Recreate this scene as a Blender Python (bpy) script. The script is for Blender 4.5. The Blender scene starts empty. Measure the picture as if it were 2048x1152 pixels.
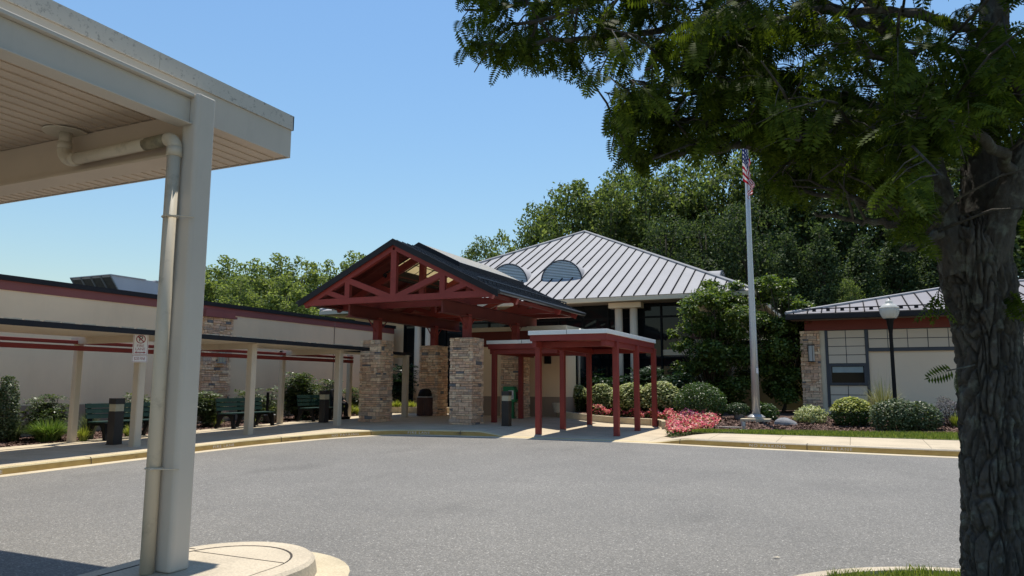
import bpy, math, random
import numpy as np
from mathutils import Vector, Matrix, noise as mnoise
SC = bpy.context.scene
COL = SC.collection
rnd = random.Random(7)
NP = np.random.default_rng(11)

# ------------------------------------------------------------------ camera
F_PX, AZ, PITCH, ROLL, EYE = 1470.0, math.radians(24.8), math.radians(7.52), math.radians(0.2), 1.5
cam_d = bpy.data.cameras.new('camera')
cam_d.sensor_width = 36.0
cam_d.lens = F_PX / 2048 * 36.0
cam_d.clip_end = 2000
cam_d.clip_start = 0.05
cam = bpy.data.objects.new('camera', cam_d)
COL.objects.link(cam)
CM = Matrix.Rotation(AZ, 4, 'Z') @ Matrix.Rotation(math.pi/2 + PITCH, 4, 'X') @ Matrix.Rotation(ROLL, 4, 'Z')
cam.matrix_world = Matrix.Translation((0, 0, EYE)) @ CM
SC.camera = cam

# ------------------------------------------------------------------ sky, sun, exposure
SUN_EL, SUN_AZ = math.radians(74), math.radians(-20.0)     # azimuth clockwise from +Y
world = bpy.data.worlds.new('World')
SC.world = world
world.use_nodes = True
wn = world.node_tree.nodes
sky = wn.new('ShaderNodeTexSky')
sky.sky_type = 'NISHITA'
sky.sun_disc = False
sky.sun_elevation = SUN_EL
sky.sun_rotation = SUN_AZ
sky.air_density = 1.9
sky.dust_density = 0.0
sky.ozone_density = 10.0
wn['Background'].inputs['Strength'].default_value = 0.104
world.node_tree.links.new(sky.outputs[0], wn['Background'].inputs['Color'])
sun_d = bpy.data.lights.new('sun', 'SUN')
sun_d.energy = 4.6
sun_d.angle = math.radians(0.53)
sun_d.color = (1.0, 0.94, 0.83)
sun = bpy.data.objects.new('sun', sun_d)
COL.objects.link(sun)
sdir = Vector((math.sin(SUN_AZ)*math.cos(SUN_EL), math.cos(SUN_AZ)*math.cos(SUN_EL), math.sin(SUN_EL)))
sun.rotation_euler = sdir.to_track_quat('Z', 'Y').to_euler()
sun.location = sdir * 60
SC.view_settings.view_transform = 'Standard'
SC.view_settings.look = 'None'
SC.view_settings.exposure = 0.32
SC.view_settings.gamma = 1.0
SC.cycles.max_bounces = 8
SC.cycles.transparent_max_bounces = 8

# ------------------------------------------------------------------ measured places: a point of the photograph carried onto a real plane
M3 = np.array([[CM[i][j] for j in range(3)] for i in range(3)])
C0 = np.array([0, 0, EYE])
KT = 0.017
def zg(y):
    return KT * (min(max(y, -25.0), 33.0) - 11.5)
def ray(px, py): return M3 @ np.array([(px-1024)/F_PX, -(py-576)/F_PX, -1.0])
def G(px, py, off=0.14):
    r = ray(px, py); t = (KT*-11.5 + off - EYE) / (r[2] - KT*r[1]); return Vector(C0 + r*t)
def PX(px, py, x): r = ray(px, py); return Vector(C0 + r*(x/r[0]))
def PY(px, py, y): r = ray(px, py); return Vector(C0 + r*(y/r[1]))
FW = np.array([-math.sin(AZ), math.cos(AZ), 0])
def PD(px, py, d): r = ray(px, py); return Vector(C0 + r*(d/(r@FW)))
def proj(P):
    q = (np.asarray(P) - C0) @ M3
    return np.stack([1024 - F_PX*q[..., 0]/q[..., 2], 576 + F_PX*q[..., 1]/q[..., 2], -q[..., 2]], -1)

# ------------------------------------------------------------------ materials
def new_mat(name):
    m = bpy.data.materials.new(name); m.use_nodes = True
    nt = m.node_tree; b = nt.nodes['Principled BSDF']
    return m, nt, b
def N(nt, t, **kw):
    n = nt.nodes.new(t)
    for k, v in kw.items():
        if k in n.inputs.keys(): n.inputs[k].default_value = v
        else: setattr(n, k, v)
    return n
def L(nt, a, b): nt.links.new(a, b)
def c4(c): return (c[0], c[1], c[2], 1.0)
def ramp(nt, fac, stops, interp='LINEAR'):
    r = nt.nodes.new('ShaderNodeValToRGB'); r.color_ramp.interpolation = interp
    e = r.color_ramp.elements
    while len(e) < len(stops): e.new(0.5)
    for el, (p, c) in zip(e, stops): el.position = p; el.color = c4(c)
    L(nt, fac, r.inputs[0]); return r.outputs[0]
def objco(nt, scale=(1, 1, 1)):
    g = nt.nodes.new('ShaderNodeNewGeometry')
    mp = nt.nodes.new('ShaderNodeMapping'); mp.inputs['Scale'].default_value = scale
    L(nt, g.outputs['Position'], mp.inputs['Vector']); return mp.outputs[0]
def bump(nt, b, h, strength=0.3, dist=0.02):
    bp = nt.nodes.new('ShaderNodeBump'); bp.inputs['Strength'].default_value = strength; bp.inputs['Distance'].default_value = dist
    L(nt, h, bp.inputs['Height']); L(nt, bp.outputs[0], b.inputs['Normal'])
def paint(name, col, rough=0.5, var=0.12, scale=3.0, metallic=0.0, spec=0.4, bumpk=0.0, bscale=60, stretch=(1, 1, 1), grime=None):
    m, nt, b = new_mat(name)
    v = objco(nt, stretch)
    n = N(nt, 'ShaderNodeTexNoise', Scale=scale, Detail=6.0, Roughness=0.6); L(nt, v, n.inputs['Vector'])
    lo = [max(0, c*(1-var)) for c in col]; hi = [min(1, c*(1+var)) for c in col]
    out = ramp(nt, n.outputs['Fac'], [(0.3, lo), (0.7, hi)])
    if grime:
        n2 = N(nt, 'ShaderNodeTexNoise', Scale=grime[1], Detail=8.0, Roughness=0.7); L(nt, objco(nt, grime[3] if len(grime) > 3 else (1, 1, 1)), n2.inputs['Vector'])
        fac = ramp(nt, n2.outputs['Fac'], [(0.55, (0, 0, 0)), (0.75, (grime[2],)*3)])
        mx = N(nt, 'ShaderNodeMix', data_type='RGBA'); L(nt, fac, mx.inputs[0]); L(nt, out, mx.inputs[6]); mx.inputs[7].default_value = c4(grime[0]); out = mx.outputs[2]
    L(nt, out, b.inputs['Base Color'])
    b.inputs['Roughness'].default_value = rough; b.inputs['Metallic'].default_value = metallic
    b.inputs['Specular IOR Level'].default_value = spec
    if bumpk:
        n3 = N(nt, 'ShaderNodeTexNoise', Scale=bscale, Detail=4.0); L(nt, objco(nt), n3.inputs['Vector']); bump(nt, b, n3.outputs['Fac'], bumpk, 0.01)
    return m
def island_mat(name, stops, rough=0.8, bumpk=0.5, bscale=25, var=0.25, nscale=9):
    m, nt, b = new_mat(name)
    g = nt.nodes.new('ShaderNodeNewGeometry')
    c = ramp(nt, g.outputs['Random Per Island'], stops, 'CONSTANT' if len(stops) > 5 else 'LINEAR')
    n = N(nt, 'ShaderNodeTexNoise', Scale=nscale, Detail=6.0, Roughness=0.65); L(nt, objco(nt), n.inputs['Vector'])
    f = ramp(nt, n.outputs['Fac'], [(0.3, (1-var,)*3), (0.7, (1+var,)*3)])
    mx = N(nt, 'ShaderNodeMix', data_type='RGBA', blend_type='MULTIPLY'); mx.inputs[0].default_value = 1.0
    L(nt, c, mx.inputs[6]); L(nt, f, mx.inputs[7]); L(nt, mx.outputs[2], b.inputs['Base Color'])
    b.inputs['Roughness'].default_value = rough; b.inputs['Specular IOR Level'].default_value = 0.25
    n3 = N(nt, 'ShaderNodeTexNoise', Scale=bscale, Detail=5.0); L(nt, objco(nt), n3.inputs['Vector']); bump(nt, b, n3.outputs['Fac'], bumpk, 0.02)
    return m
def leaf_mat(name, stops, trans=0.35, rough=0.45, tint=(1.2, 1.25, 0.5), spec=0.35):
    m, nt, b = new_mat(name)
    g = nt.nodes.new('ShaderNodeNewGeometry')
    c = ramp(nt, g.outputs['Random Per Island'], stops)
    L(nt, c, b.inputs['Base Color']); b.inputs['Roughness'].default_value = rough
    b.inputs['Specular IOR Level'].default_value = spec
    t = nt.nodes.new('ShaderNodeBsdfTranslucent')
    mx = N(nt, 'ShaderNodeMix', data_type='RGBA', blend_type='MULTIPLY'); mx.inputs[0].default_value = 1.0
    L(nt, c, mx.inputs[6]); mx.inputs[7].default_value = c4(tint); L(nt, mx.outputs[2], t.inputs[0])
    ms = nt.nodes.new('ShaderNodeMixShader'); ms.inputs[0].default_value = trans
    L(nt, b.outputs[0], ms.inputs[1]); L(nt, t.outputs[0], ms.inputs[2])
    L(nt, ms.outputs[0], nt.nodes['Material Output'].inputs['Surface'])
    return m
def glass_dark(name, col=(0.012, 0.014, 0.016), rough=0.03):
    m, nt, b = new_mat(name)
    b.inputs['Base Color'].default_value = c4(col); b.inputs['Roughness'].default_value = rough
    b.inputs['Specular IOR Level'].default_value = 0.28
    n = N(nt, 'ShaderNodeTexNoise', Scale=1.2, Detail=2.0); L(nt, objco(nt), n.inputs['Vector']); bump(nt, b, n.outputs['Fac'], 0.03, 0.02)
    return m

# asphalt
def mk_asphalt():
    m, nt, b = new_mat('asphalt')
    v = objco(nt)
    big = N(nt, 'ShaderNodeTexNoise', Scale=0.35, Detail=5.0, Roughness=0.6); L(nt, v, big.inputs['Vector'])
    base = ramp(nt, big.outputs['Fac'], [(0.3, (0.165, 0.157, 0.145)), (0.7, (0.212, 0.201, 0.183))])
    fine = N(nt, 'ShaderNodeTexVoronoi', Scale=88.0); L(nt, v, fine.inputs['Vector'])
    sp = ramp(nt, fine.outputs['Color'], [(0.0, (0.55,)*3), (0.55, (0.88,)*3), (0.84, (1.25,)*3), (1.0, (2.7,)*3)])
    mid = N(nt, 'ShaderNodeTexNoise', Scale=28.0, Detail=3.0, Roughness=0.8); L(nt, v, mid.inputs['Vector'])
    md = ramp(nt, mid.outputs['Fac'], [(0.25, (0.82,)*3), (0.75, (1.18,)*3)])
    m1 = N(nt, 'ShaderNodeMix', data_type='RGBA', blend_type='MULTIPLY'); m1.inputs[0].default_value = 1.0
    L(nt, base, m1.inputs[6]); L(nt, sp, m1.inputs[7])
    m2 = N(nt, 'ShaderNodeMix', data_type='RGBA', blend_type='MULTIPLY'); m2.inputs[0].default_value = 1.0
    L(nt, m1.outputs[2], m2.inputs[6]); L(nt, md, m2.inputs[7])
    # old oil stains
    st = N(nt, 'ShaderNodeTexNoise', Scale=0.9, Detail=3.0, Roughness=0.5); L(nt, objco(nt, (1, 0.45, 1)), st.inputs['Vector'])
    sf = ramp(nt, st.outputs['Fac'], [(0.60, (1,)*3), (0.76, (0.80,)*3)])
    m3 = N(nt, 'ShaderNodeMix', data_type='RGBA', blend_type='MULTIPLY'); m3.inputs[0].default_value = 1.0
    L(nt, m2.outputs[2], m3.inputs[6]); L(nt, sf, m3.inputs[7])
    L(nt, m3.outputs[2], b.inputs['Base Color'])
    b.inputs['Roughness'].default_value = 0.75; b.inputs['Specular IOR Level'].default_value = 0.3
    bump(nt, b, fine.outputs['Distance'], 0.5, 0.006)
    return m
def mk_concrete(name, col, joint=None, axis=0, off=0.0):
    m, nt, b = new_mat(name)
    v = objco(nt)
    n = N(nt, 'ShaderNodeTexNoise', Scale=1.3, Detail=8.0, Roughness=0.65); L(nt, v, n.inputs['Vector'])
    c = ramp(nt, n.outputs['Fac'], [(0.28, [k*0.80 for k in col]), (0.5, col), (0.72, [k*1.12 for k in col])])
    f = N(nt, 'ShaderNodeTexNoise', Scale=55.0, Detail=3.0); L(nt, v, f.inputs['Vector'])
    fr = ramp(nt, f.outputs['Fac'], [(0.3, (0.85,)*3), (0.7, (1.12,)*3)])
    m1 = N(nt, 'ShaderNodeMix', data_type='RGBA', blend_type='MULTIPLY'); m1.inputs[0].default_value = 1.0
    L(nt, c, m1.inputs[6]); L(nt, fr, m1.inputs[7]); out = m1.outputs[2]
    if joint:
        sx = nt.nodes.new('ShaderNodeSeparateXYZ'); g = nt.nodes.new('ShaderNodeNewGeometry'); L(nt, g.outputs['Position'], sx.inputs[0])
        acc = None
        for ax, sp, o in joint:
            a = N(nt, 'ShaderNodeMath', operation='MULTIPLY_ADD'); L(nt, sx.outputs[ax], a.inputs[0]); a.inputs[1].default_value = 1/sp; a.inputs[2].default_value = o
            fr_ = N(nt, 'ShaderNodeMath', operation='FRACT'); L(nt, a.outputs[0], fr_.inputs[0])
            lt = N(nt, 'ShaderNodeMath', operation='LESS_THAN'); L(nt, fr_.outputs[0], lt.inputs[0]); lt.inputs[1].default_value = 0.014/sp
            if acc is None: acc = lt.outputs[0]
            else:
                mxx = N(nt, 'ShaderNodeMath', operation='MAXIMUM'); L(nt, acc, mxx.inputs[0]); L(nt, lt.outputs[0], mxx.inputs[1]); acc = mxx.outputs[0]
        m2 = N(nt, 'ShaderNodeMix', data_type='RGBA'); L(nt, acc, m2.inputs[0]); L(nt, out, m2.inputs[6]); m2.inputs[7].default_value = c4([k*0.4 for k in col]); out = m2.outputs[2]
    L(nt, out, b.inputs['Base Color'])
    b.inputs['Roughness'].default_value = 0.85; b.inputs['Specular IOR Level'].default_value = 0.2
    bump(nt, b, f.outputs['Fac'], 0.25, 0.004)
    return m
def mk_kerb_paint():
    m, nt, b = new_mat('kerb_yellow')
    v = objco(nt, (1, 1, 2.5))
    n = N(nt, 'ShaderNodeTexNoise', Scale=2.2, Detail=9.0, Roughness=0.7); L(nt, v, n.inputs['Vector'])
    c = ramp(nt, n.outputs['Fac'], [(0.3, (0.13, 0.085, 0.04)), (0.42, (0.40, 0.25, 0.075)), (0.6, (0.50, 0.33, 0.10)), (0.75, (0.46, 0.36, 0.18))])
    L(nt, c, b.inputs['Base Color']); b.inputs['Roughness'].default_value = 0.75
    f = N(nt, 'ShaderNodeTexNoise', Scale=40.0, Detail=4.0); L(nt, v, f.inputs['Vector']); bump(nt, b, f.outputs['Fac'], 0.3, 0.006)
    return m
def mk_translucent(name, col, fac=0.7):
    m, nt, b = new_mat(name)
    b.inputs['Base Color'].default_value = (0.72, 0.72, 0.70, 1); b.inputs['Roughness'].default_value = 0.4
    n = N(nt, 'ShaderNodeTexNoise', Scale=0.8, Detail=3.0); L(nt, objco(nt), n.inputs['Vector'])
    cc = ramp(nt, n.outputs['Fac'], [(0.3, [k*0.9 for k in col]), (0.7, col)])
    t = nt.nodes.new('ShaderNodeBsdfTranslucent'); L(nt, cc, t.inputs[0])
    ms = nt.nodes.new('ShaderNodeMixShader'); ms.inputs[0].default_value = fac
    L(nt, b.outputs[0], ms.inputs[1]); L(nt, t.outputs[0], ms.inputs[2]); L(nt, ms.outputs[0], nt.nodes['Material Output'].inputs['Surface'])
    return m
MT = {}
MT['asphalt'] = mk_asphalt()
MT['walk'] = mk_concrete('sidewalk_concrete', (0.51, 0.425, 0.305), joint=[(0, 1.52, 0.1), (1, 1.52, 0.28)])
MT['concrete'] = mk_concrete('plain_concrete', (0.53, 0.45, 0.315))
MT['kerb'] = mk_kerb_paint()
MT['kerb_top'] = mk_concrete('kerb_top', (0.60, 0.50, 0.30))
MT['kerb_plain'] = mk_concrete('kerb_plain', (0.50, 0.43, 0.33))
MT['gutter'] = mk_concrete('gutter_pan', (0.54, 0.46, 0.33))
MT['joint'] = paint('joint_dark', (0.06, 0.05, 0.04), 0.9)
MT['soil'] = paint('ground_soil', (0.10, 0.12, 0.05), 0.95, 0.4, 0.6)
MT['mulch'] = island_mat('bark_mulch', [(0, (0.045, 0.026, 0.02)), (0.5, (0.11, 0.065, 0.05)), (1, (0.24, 0.15, 0.12))], 0.9)
MT['stucco'] = paint('stucco_beige', (0.82, 0.625, 0.425), 0.9, 0.06, 0.5, bumpk=0.25, bscale=90, grime=((0.62, 0.46, 0.31), 0.6, 0.35, (1, 1, 0.25)))
MT['stucco_r'] = paint('stucco_cream', (0.80, 0.64, 0.47), 0.9, 0.05, 0.4, bumpk=0.2, bscale=90)
MT['taupe'] = paint('stucco_taupe', (0.31, 0.235, 0.175), 0.9, 0.08, 0.6, bumpk=0.25, bscale=90)
MT['band'] = paint('maroon_band', (0.25, 0.085, 0.078), 0.8, 0.08, 0.8, bumpk=0.15, bscale=90)
MT['red'] = paint('red_steel_paint', (0.235, 0.040, 0.033), 0.5, 0.10, 1.6, spec=0.25, grime=((0.31, 0.07, 0.05), 2.0, 0.4))
MT['red_dark'] = paint('red_timber', (0.125, 0.022, 0.015), 0.7, 0.15, 2.0)
MT['orange_red'] = paint('rust_red_fascia', (0.165, 0.028, 0.017), 0.6, 0.1, 1.2)
MT['coping'] = paint('dark_coping', (0.020, 0.020, 0.023), 0.6, 0.2, 2, spec=0.2)
MT['bluegrey'] = paint('blue_grey_trim', (0.045, 0.052, 0.068), 0.45, 0.1, 2)
MT['beige_metal'] = paint('beige_steel_paint', (0.56, 0.475, 0.365), 0.5, 0.05, 1.5, grime=((0.34, 0.27, 0.19), 3.0, 0.3, (1, 1, 0.3)))
MT['carport'] = paint('carport_paint', (0.575, 0.525, 0.455), 0.5, 0.04, 1.2, grime=((0.28, 0.26, 0.23), 1.6, 0.25, (1, 1, 0.25)))
MT['carport_edge'] = paint('carport_edge_flashing', (0.57, 0.54, 0.485), 0.5, 0.05, 2.0, grime=((0.05, 0.05, 0.05), 26.0, 0.9))
MT['soffit'] = paint('carport_soffit', (0.60, 0.49, 0.385), 0.55, 0.07, 1.0)
MT['pvc'] = paint('pvc_pipe', (0.60, 0.53, 0.42), 0.42, 0.05, 2.0, grime=((0.15, 0.13, 0.09), 5.0, 0.5))
MT['pvc_stain'] = paint('pvc_stained', (0.24, 0.21, 0.14), 0.6, 0.35, 18.0)
MT['roof_grey'] = paint('standing_seam_grey', (0.365, 0.358, 0.366), 0.8, 0.06, 0.7, spec=0.12, bumpk=0.05, bscale=3)
MT['roof_annex'] = paint('annex_standing_seam', (0.245, 0.235, 0.25), 0.7, 0.06, 0.8, spec=0.15)
MT['roof_seam'] = paint('roof_seam_shade_tone', (0.022, 0.022, 0.026), 0.9, 0.1, spec=0.05)  # seams are near black because the shade on them is put into their colour
MT['roof_dark'] = paint('standing_seam_black', (0.022, 0.022, 0.026), 0.38, 0.15, 1.0, spec=0.5)
MT['roof_white'] = paint('skylight_glazing_top', (0.62, 0.60, 0.55), 0.3, 0.05)
MT['louvre'] = paint('louvre_blue_grey', (0.76, 0.81, 0.84), 0.5, 0.05)
MT['cream_trim'] = paint('cream_trim', (0.58, 0.51, 0.39), 0.7, 0.04)
MT['canopy_top'] = paint('pale_canopy_edge', (0.82, 0.82, 0.79), 0.5, 0.04)
MT['panel'] = paint('fibre_cement_panel', (0.62, 0.53, 0.42), 0.8, 0.04, 1.0)
MT['glass'] = glass_dark('dark_glazing')
MT['glass_r'] = glass_dark('window_glass', (0.008, 0.012, 0.013), 0.08)
MT['glass_r'].node_tree.nodes['Principled BSDF'].inputs['Specular IOR Level'].default_value = 0.12
MT['blind'] = paint('pale_blind', (0.30, 0.36, 0.36), 0.7)
MT['black'] = paint('black_paint', (0.009, 0.009, 0.010), 0.6, 0.2, 4, spec=0.15)
MT['bronze'] = paint('dark_bronze', (0.022, 0.021, 0.022), 0.4, 0.25, 3)
MT['lens'] = paint('frosted_lens', (0.46, 0.42, 0.30), 0.35, 0.1, 12)
MT['skylight'] = mk_translucent('skylight_panel', (0.80, 0.70, 0.48), 0.6)
MT['green_slat'] = paint('green_bench_slat', (0.018, 0.055, 0.045), 0.5, 0.2, 6)
MT['green_box'] = paint('green_news_box', (0.01, 0.22, 0.08), 0.35, 0.1, 4)
MT['white'] = paint('white_paint', (0.78, 0.78, 0.78), 0.5, 0.03)
MT['sign_red'] = paint('sign_red', (0.30, 0.03, 0.05), 0.5, 0.05)
MT['letter'] = paint('kerb_lettering', (0.68, 0.62, 0.56), 0.8, 0.25, 9)
MT['brown_slat'] = paint('brown_slat', (0.085, 0.04, 0.032), 0.6, 0.2, 5)
MT['grey_metal'] = paint('galvanised_grey', (0.36, 0.36, 0.36), 0.4, 0.08, 3, metallic=0.3)
MT['hvac'] = paint('rooftop_unit_grey', (0.62, 0.58, 0.58), 0.5, 0.06, 1.0)
MT['hvac_mesh'] = paint('intake_mesh', (0.11, 0.10, 0.085), 0.7, 0.25, 12)
MT['alu'] = paint('flagpole_aluminium', (0.50, 0.50, 0.50), 0.35, 0.04, 2, metallic=0.4)
MT['globe'] = mk_translucent('lamp_globe', (0.86, 0.85, 0.80), 0.45)
MT['skin'] = paint('skin', (0.20, 0.11, 0.075), 0.6, 0.05)
MT['cloth_black'] = paint('black_cloth', (0.010, 0.010, 0.012), 0.9, 0.3, 12)
MT['cloth_dark'] = paint('dark_trousers', (0.016, 0.015, 0.02), 0.9, 0.3, 12)
MT['hair'] = paint('dark_hair', (0.010, 0.008, 0.007), 0.6, 0.2)
MT['rock'] = paint('grey_boulder', (0.22, 0.22, 0.23), 0.85, 0.3, 5, bumpk=0.5, bscale=20)
MT['flagstone'] = paint('flagstone', (0.22, 0.19, 0.165), 0.85, 0.25, 3, bumpk=0.4, bscale=15)
MT['stone'] = island_mat('ledgestone', [(0.0, (0.64, 0.40, 0.25)), (0.12, (0.82, 0.59, 0.385)), (0.28, (0.75, 0.51, 0.34)), (0.42, (0.59, 0.40, 0.275)),
    (0.55, (0.84, 0.63, 0.43)), (0.68, (0.52, 0.385, 0.29)), (0.80, (0.70, 0.45, 0.305)), (0.955, (0.19, 0.185, 0.185))], 0.85, 0.9, 28, 0.30, 11)
MT['mortar'] = paint('dark_mortar', (0.03, 0.023, 0.018), 0.95)
# ------------------------------------------------------------------ mesh helpers
class MB:
    def __init__(s): s.v = []; s.f = []; s.mi = []; s.m = 0
    def add(s, vs, fs):
        o = len(s.v); s.v += [tuple(v) for v in vs]
        for f in fs: s.f.append(tuple(o+i for i in f)); s.mi.append(s.m)
    def hexa(s, p):                                   # eight points: bottom ring, top ring
        s.add(p, [(3, 2, 1, 0), (4, 5, 6, 7), (0, 1, 5, 4), (1, 2, 6, 5), (2, 3, 7, 6), (3, 0, 4, 7)])
    def box(s, x0, x1, y0, y1, z0, z1):
        s.hexa([(x0, y0, z0), (x1, y0, z0), (x1, y1, z0), (x0, y1, z0), (x0, y0, z1), (x1, y0, z1), (x1, y1, z1), (x0, y1, z1)])
    def bev(s, x0, x1, y0, y1, z0, z1, b=0.01):       # box with chamfered vertical edges
        ring = [(x0+b, y0), (x1-b, y0), (x1, y0+b), (x1, y1-b), (x1-b, y1), (x0+b, y1), (x0, y1-b), (x0, y0+b)]
        s.prism(ring, z0, z1)
    def prism(s, ring, z0, z1, top=None):
        n = len(ring); top = top or ring
        s.add([(x, y, z0) for x, y in ring] + [(x, y, z1) for x, y in top],
              [tuple(range(n-1, -1, -1)), tuple(range(n, 2*n))] + [(i, (i+1) % n, n+(i+1) % n, n+i) for i in range(n)])
    def bar(s, a, b, w, h, up=(0, 0, 1)):             # rectangular bar from a to b: w sideways, h along up
        a = Vector(a); b = Vector(b); d = (b-a).normalized(); u = Vector(up)
        r = d.cross(u)
        if r.length < 1e-4: r = d.cross(Vector((0, 1, 0)))
        r.normalize(); u = r.cross(d).normalized(); r = r*w/2; u = u*h/2
        s.hexa([a-r-u, a+r-u, b+r-u, b-r-u, a-r+u, a+r+u, b+r+u, b-r+u])
    def tube(s, pts, rad, n=10, cap=True):
        pts = [Vector(p) for p in pts]; k = len(pts)
        if not hasattr(rad, '__len__'): rad = [rad]*k
        o = len(s.v); ref = None
        for i, p in enumerate(pts):
            d = (pts[min(i+1, k-1)] - pts[max(i-1, 0)]).normalized()
            if ref is None: ref = d.orthogonal().normalized()
            ref = (ref - d*ref.dot(d)).normalized(); q = d.cross(ref)
            for j in range(n):
                t = 2*math.pi*j/n; s.v.append(tuple(p + (ref*math.cos(t) + q*math.sin(t))*rad[i]))
        for i in range(k-1):
            for j in range(n):
                s.f.append((o+i*n+j, o+i*n+(j+1) % n, o+(i+1)*n+(j+1) % n, o+(i+1)*n+j)); s.mi.append(s.m)
        if cap:
            s.f.append(tuple(o+j for j in range(n-1, -1, -1))); s.mi.append(s.m)
            s.f.append(tuple(o+(k-1)*n+j for j in range(n))); s.mi.append(s.m)
    def lathe(s, prof, c=(0, 0, 0), n=24):
        o = len(s.v); k = len(prof)
        for r, z in prof:
            for j in range(n):
                t = 2*math.pi*j/n; s.v.append((c[0]+r*math.cos(t), c[1]+r*math.sin(t), c[2]+z))
        for i in range(k-1):
            for j in range(n): s.f.append((o+i*n+j, o+i*n+(j+1) % n, o+(i+1)*n+(j+1) % n, o+(i+1)*n+j)); s.mi.append(s.m)
        s.f.append(tuple(o+j for j in range(n-1, -1, -1))); s.mi.append(s.m)
        s.f.append(tuple(o+(k-1)*n+j for j in range(n))); s.mi.append(s.m)
    def build(s, name, mats, parent=None, smooth=False, bevel=0.0, **kw):
        w = wloc(parent) if parent else Vector((0, 0, 0))
        me = bpy.data.meshes.new(name)
        me.from_pydata([(v[0]-w.x, v[1]-w.y, v[2]-w.z) for v in s.v], [], s.f)
        if not isinstance(mats, (list, tuple)): mats = [mats]
        for m in mats: me.materials.append(MT[m] if isinstance(m, str) else m)
        if len(mats) > 1: me.polygons.foreach_set('material_index', s.mi)
        if smooth: me.polygons.foreach_set('use_smooth', [True]*len(me.polygons))
        me.update()
        return link(name, me, parent, bevel=bevel, **kw)
def wloc(o):
    v = Vector((0, 0, 0))
    while o is not None: v += o.location; o = o.parent
    return v
def link(name, me, parent=None, bevel=0.0, label=None, cat=None, group=None, kind=None):
    o = bpy.data.objects.new(name, me); COL.objects.link(o)
    if parent: o.parent = parent
    if bevel:
        m = o.modifiers.new('bevel', 'BEVEL'); m.width = bevel; m.segments = 2; m.limit_method = 'ANGLE'; m.harden_normals = False
    return tag(o, label, cat, group, kind)
def tag(o, label=None, cat=None, group=None, kind=None):
    if label: o['label'] = label
    if cat: o['category'] = cat
    if group: o['group'] = group
    if kind: o['kind'] = kind
    return o
def thing(name, loc, label, cat, group=None, rz=0.0):
    o = bpy.data.objects.new(name, None); COL.objects.link(o); o.location = loc; o.rotation_euler = (0, 0, rz)
    o.empty_display_size = 0.2
    return tag(o, label, cat, group)
def struct(o): o['kind'] = 'structure'; return o
def copy_tree(o, parent=None):
    c = o.copy(); COL.objects.link(c)
    if parent: c.parent = parent
    for ch in list(o.children): copy_tree(ch, c)
    return c
def copy_thing(o, loc, rz=None, label=None, scale=None):
    c = copy_tree(o); c.location = loc
    if rz is not None: c.rotation_euler = (0, 0, rz)
    if scale: c.scale = (scale,)*3 if not hasattr(scale, '__len__') else scale
    if label: c['label'] = label
    return c
def np_mesh(name, V, Q, mat, parent=None, smooth=False, **kw):
    V = np.asarray(V, np.float32); Q = np.asarray(Q, np.int32); k = Q.shape[1]
    if parent: V = V - np.array(wloc(parent), np.float32)
    me = bpy.data.meshes.new(name)
    me.vertices.add(len(V)); me.vertices.foreach_set('co', V.ravel())
    me.loops.add(Q.size); me.loops.foreach_set('vertex_index', Q.ravel())
    me.polygons.add(len(Q)); me.polygons.foreach_set('loop_start', np.arange(0, Q.size, k, dtype=np.int32))
    me.polygons.foreach_set('loop_total', np.full(len(Q), k, np.int32))
    if smooth: me.polygons.foreach_set('use_smooth', np.ones(len(Q), bool))
    me.update(calc_edges=True); me.validate()
    mats = mat if isinstance(mat, (list, tuple)) else [mat]
    for m in mats: me.materials.append(MT[m] if isinstance(m, str) else m)
    return link(name, me, parent, **kw)
def text_mesh(s, size=0.1, align='CENTER', spacing=1.0):
    c = bpy.data.curves.new('t', 'FONT'); c.body = s; c.size = size; c.align_x = align; c.align_y = 'CENTER'; c.space_character = spacing
    c.resolution_u = 3
    o = bpy.data.objects.new('t', c); COL.objects.link(o)
    dg = bpy.context.evaluated_depsgraph_get(); dg.update()
    me = bpy.data.meshes.new_from_object(o.evaluated_get(dg))
    vs = [v.co.copy() for v in me.vertices]; fs = [tuple(p.vertices) for p in me.polygons]
    bpy.data.objects.remove(o); bpy.data.curves.remove(c); bpy.data.meshes.remove(me)
    return vs, fs

# ------------------------------------------------------------------ ground, asphalt, kerb, pavement
def sheet(name, xs, ys, zf, mat, **kw):
    V = [(x, y, zf(x, y)) for y in ys for x in xs]; n = len(xs)
    Q = [(j*n+i, j*n+i+1, (j+1)*n+i+1, (j+1)*n+i) for j in range(len(ys)-1) for i in range(n-1)]
    return struct(np_mesh(name, V, Q, mat, **kw))
sheet('ground', [-400, -60, -30, 0, 30, 60, 400], [-300, -25, 33, 60, 400], lambda x, y: zg(y)-0.03, 'soil')
sheet('road', [-40, -20, 0, 20, 45], [-25, 0, 18.4], lambda x, y: zg(y), 'asphalt')

def smooth_path(P, it=3):
    for _ in range(it):
        Q = [P[0]]
        for a, b in zip(P[:-1], P[1:]):
            Q += [(a[0]*.75+b[0]*.25, a[1]*.75+b[1]*.25), (a[0]*.25+b[0]*.75, a[1]*.25+b[1]*.75)]
        P = Q + [P[-1]]
    return P
def resample(P, step):
    P = [Vector(p) for p in P]; out = [P[0]]; acc = 0.0
    for a, b in zip(P[:-1], P[1:]):
        l = (b-a).length; t = step-acc
        while t <= l: out.append(a.lerp(b, t/l)); t += step
        acc = (acc + l) % step
    out.append(P[-1]); return out
KP = resample(smooth_path([(-13.06, -20), (-13.06, 8), (-13.06, 13.0), (-12.95, 14.2), (-12.55, 16.1), (-11.9, 17.35), (-11.0, 17.72), (-9.6, 17.85), (-8.4, 17.9), (-6.0, 17.9), (-4.2, 17.75), (-2.9, 17.50), (-1, 17.32), (2, 17.1), (8, 17.0), (30, 16.9)]), 0.12)
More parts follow.
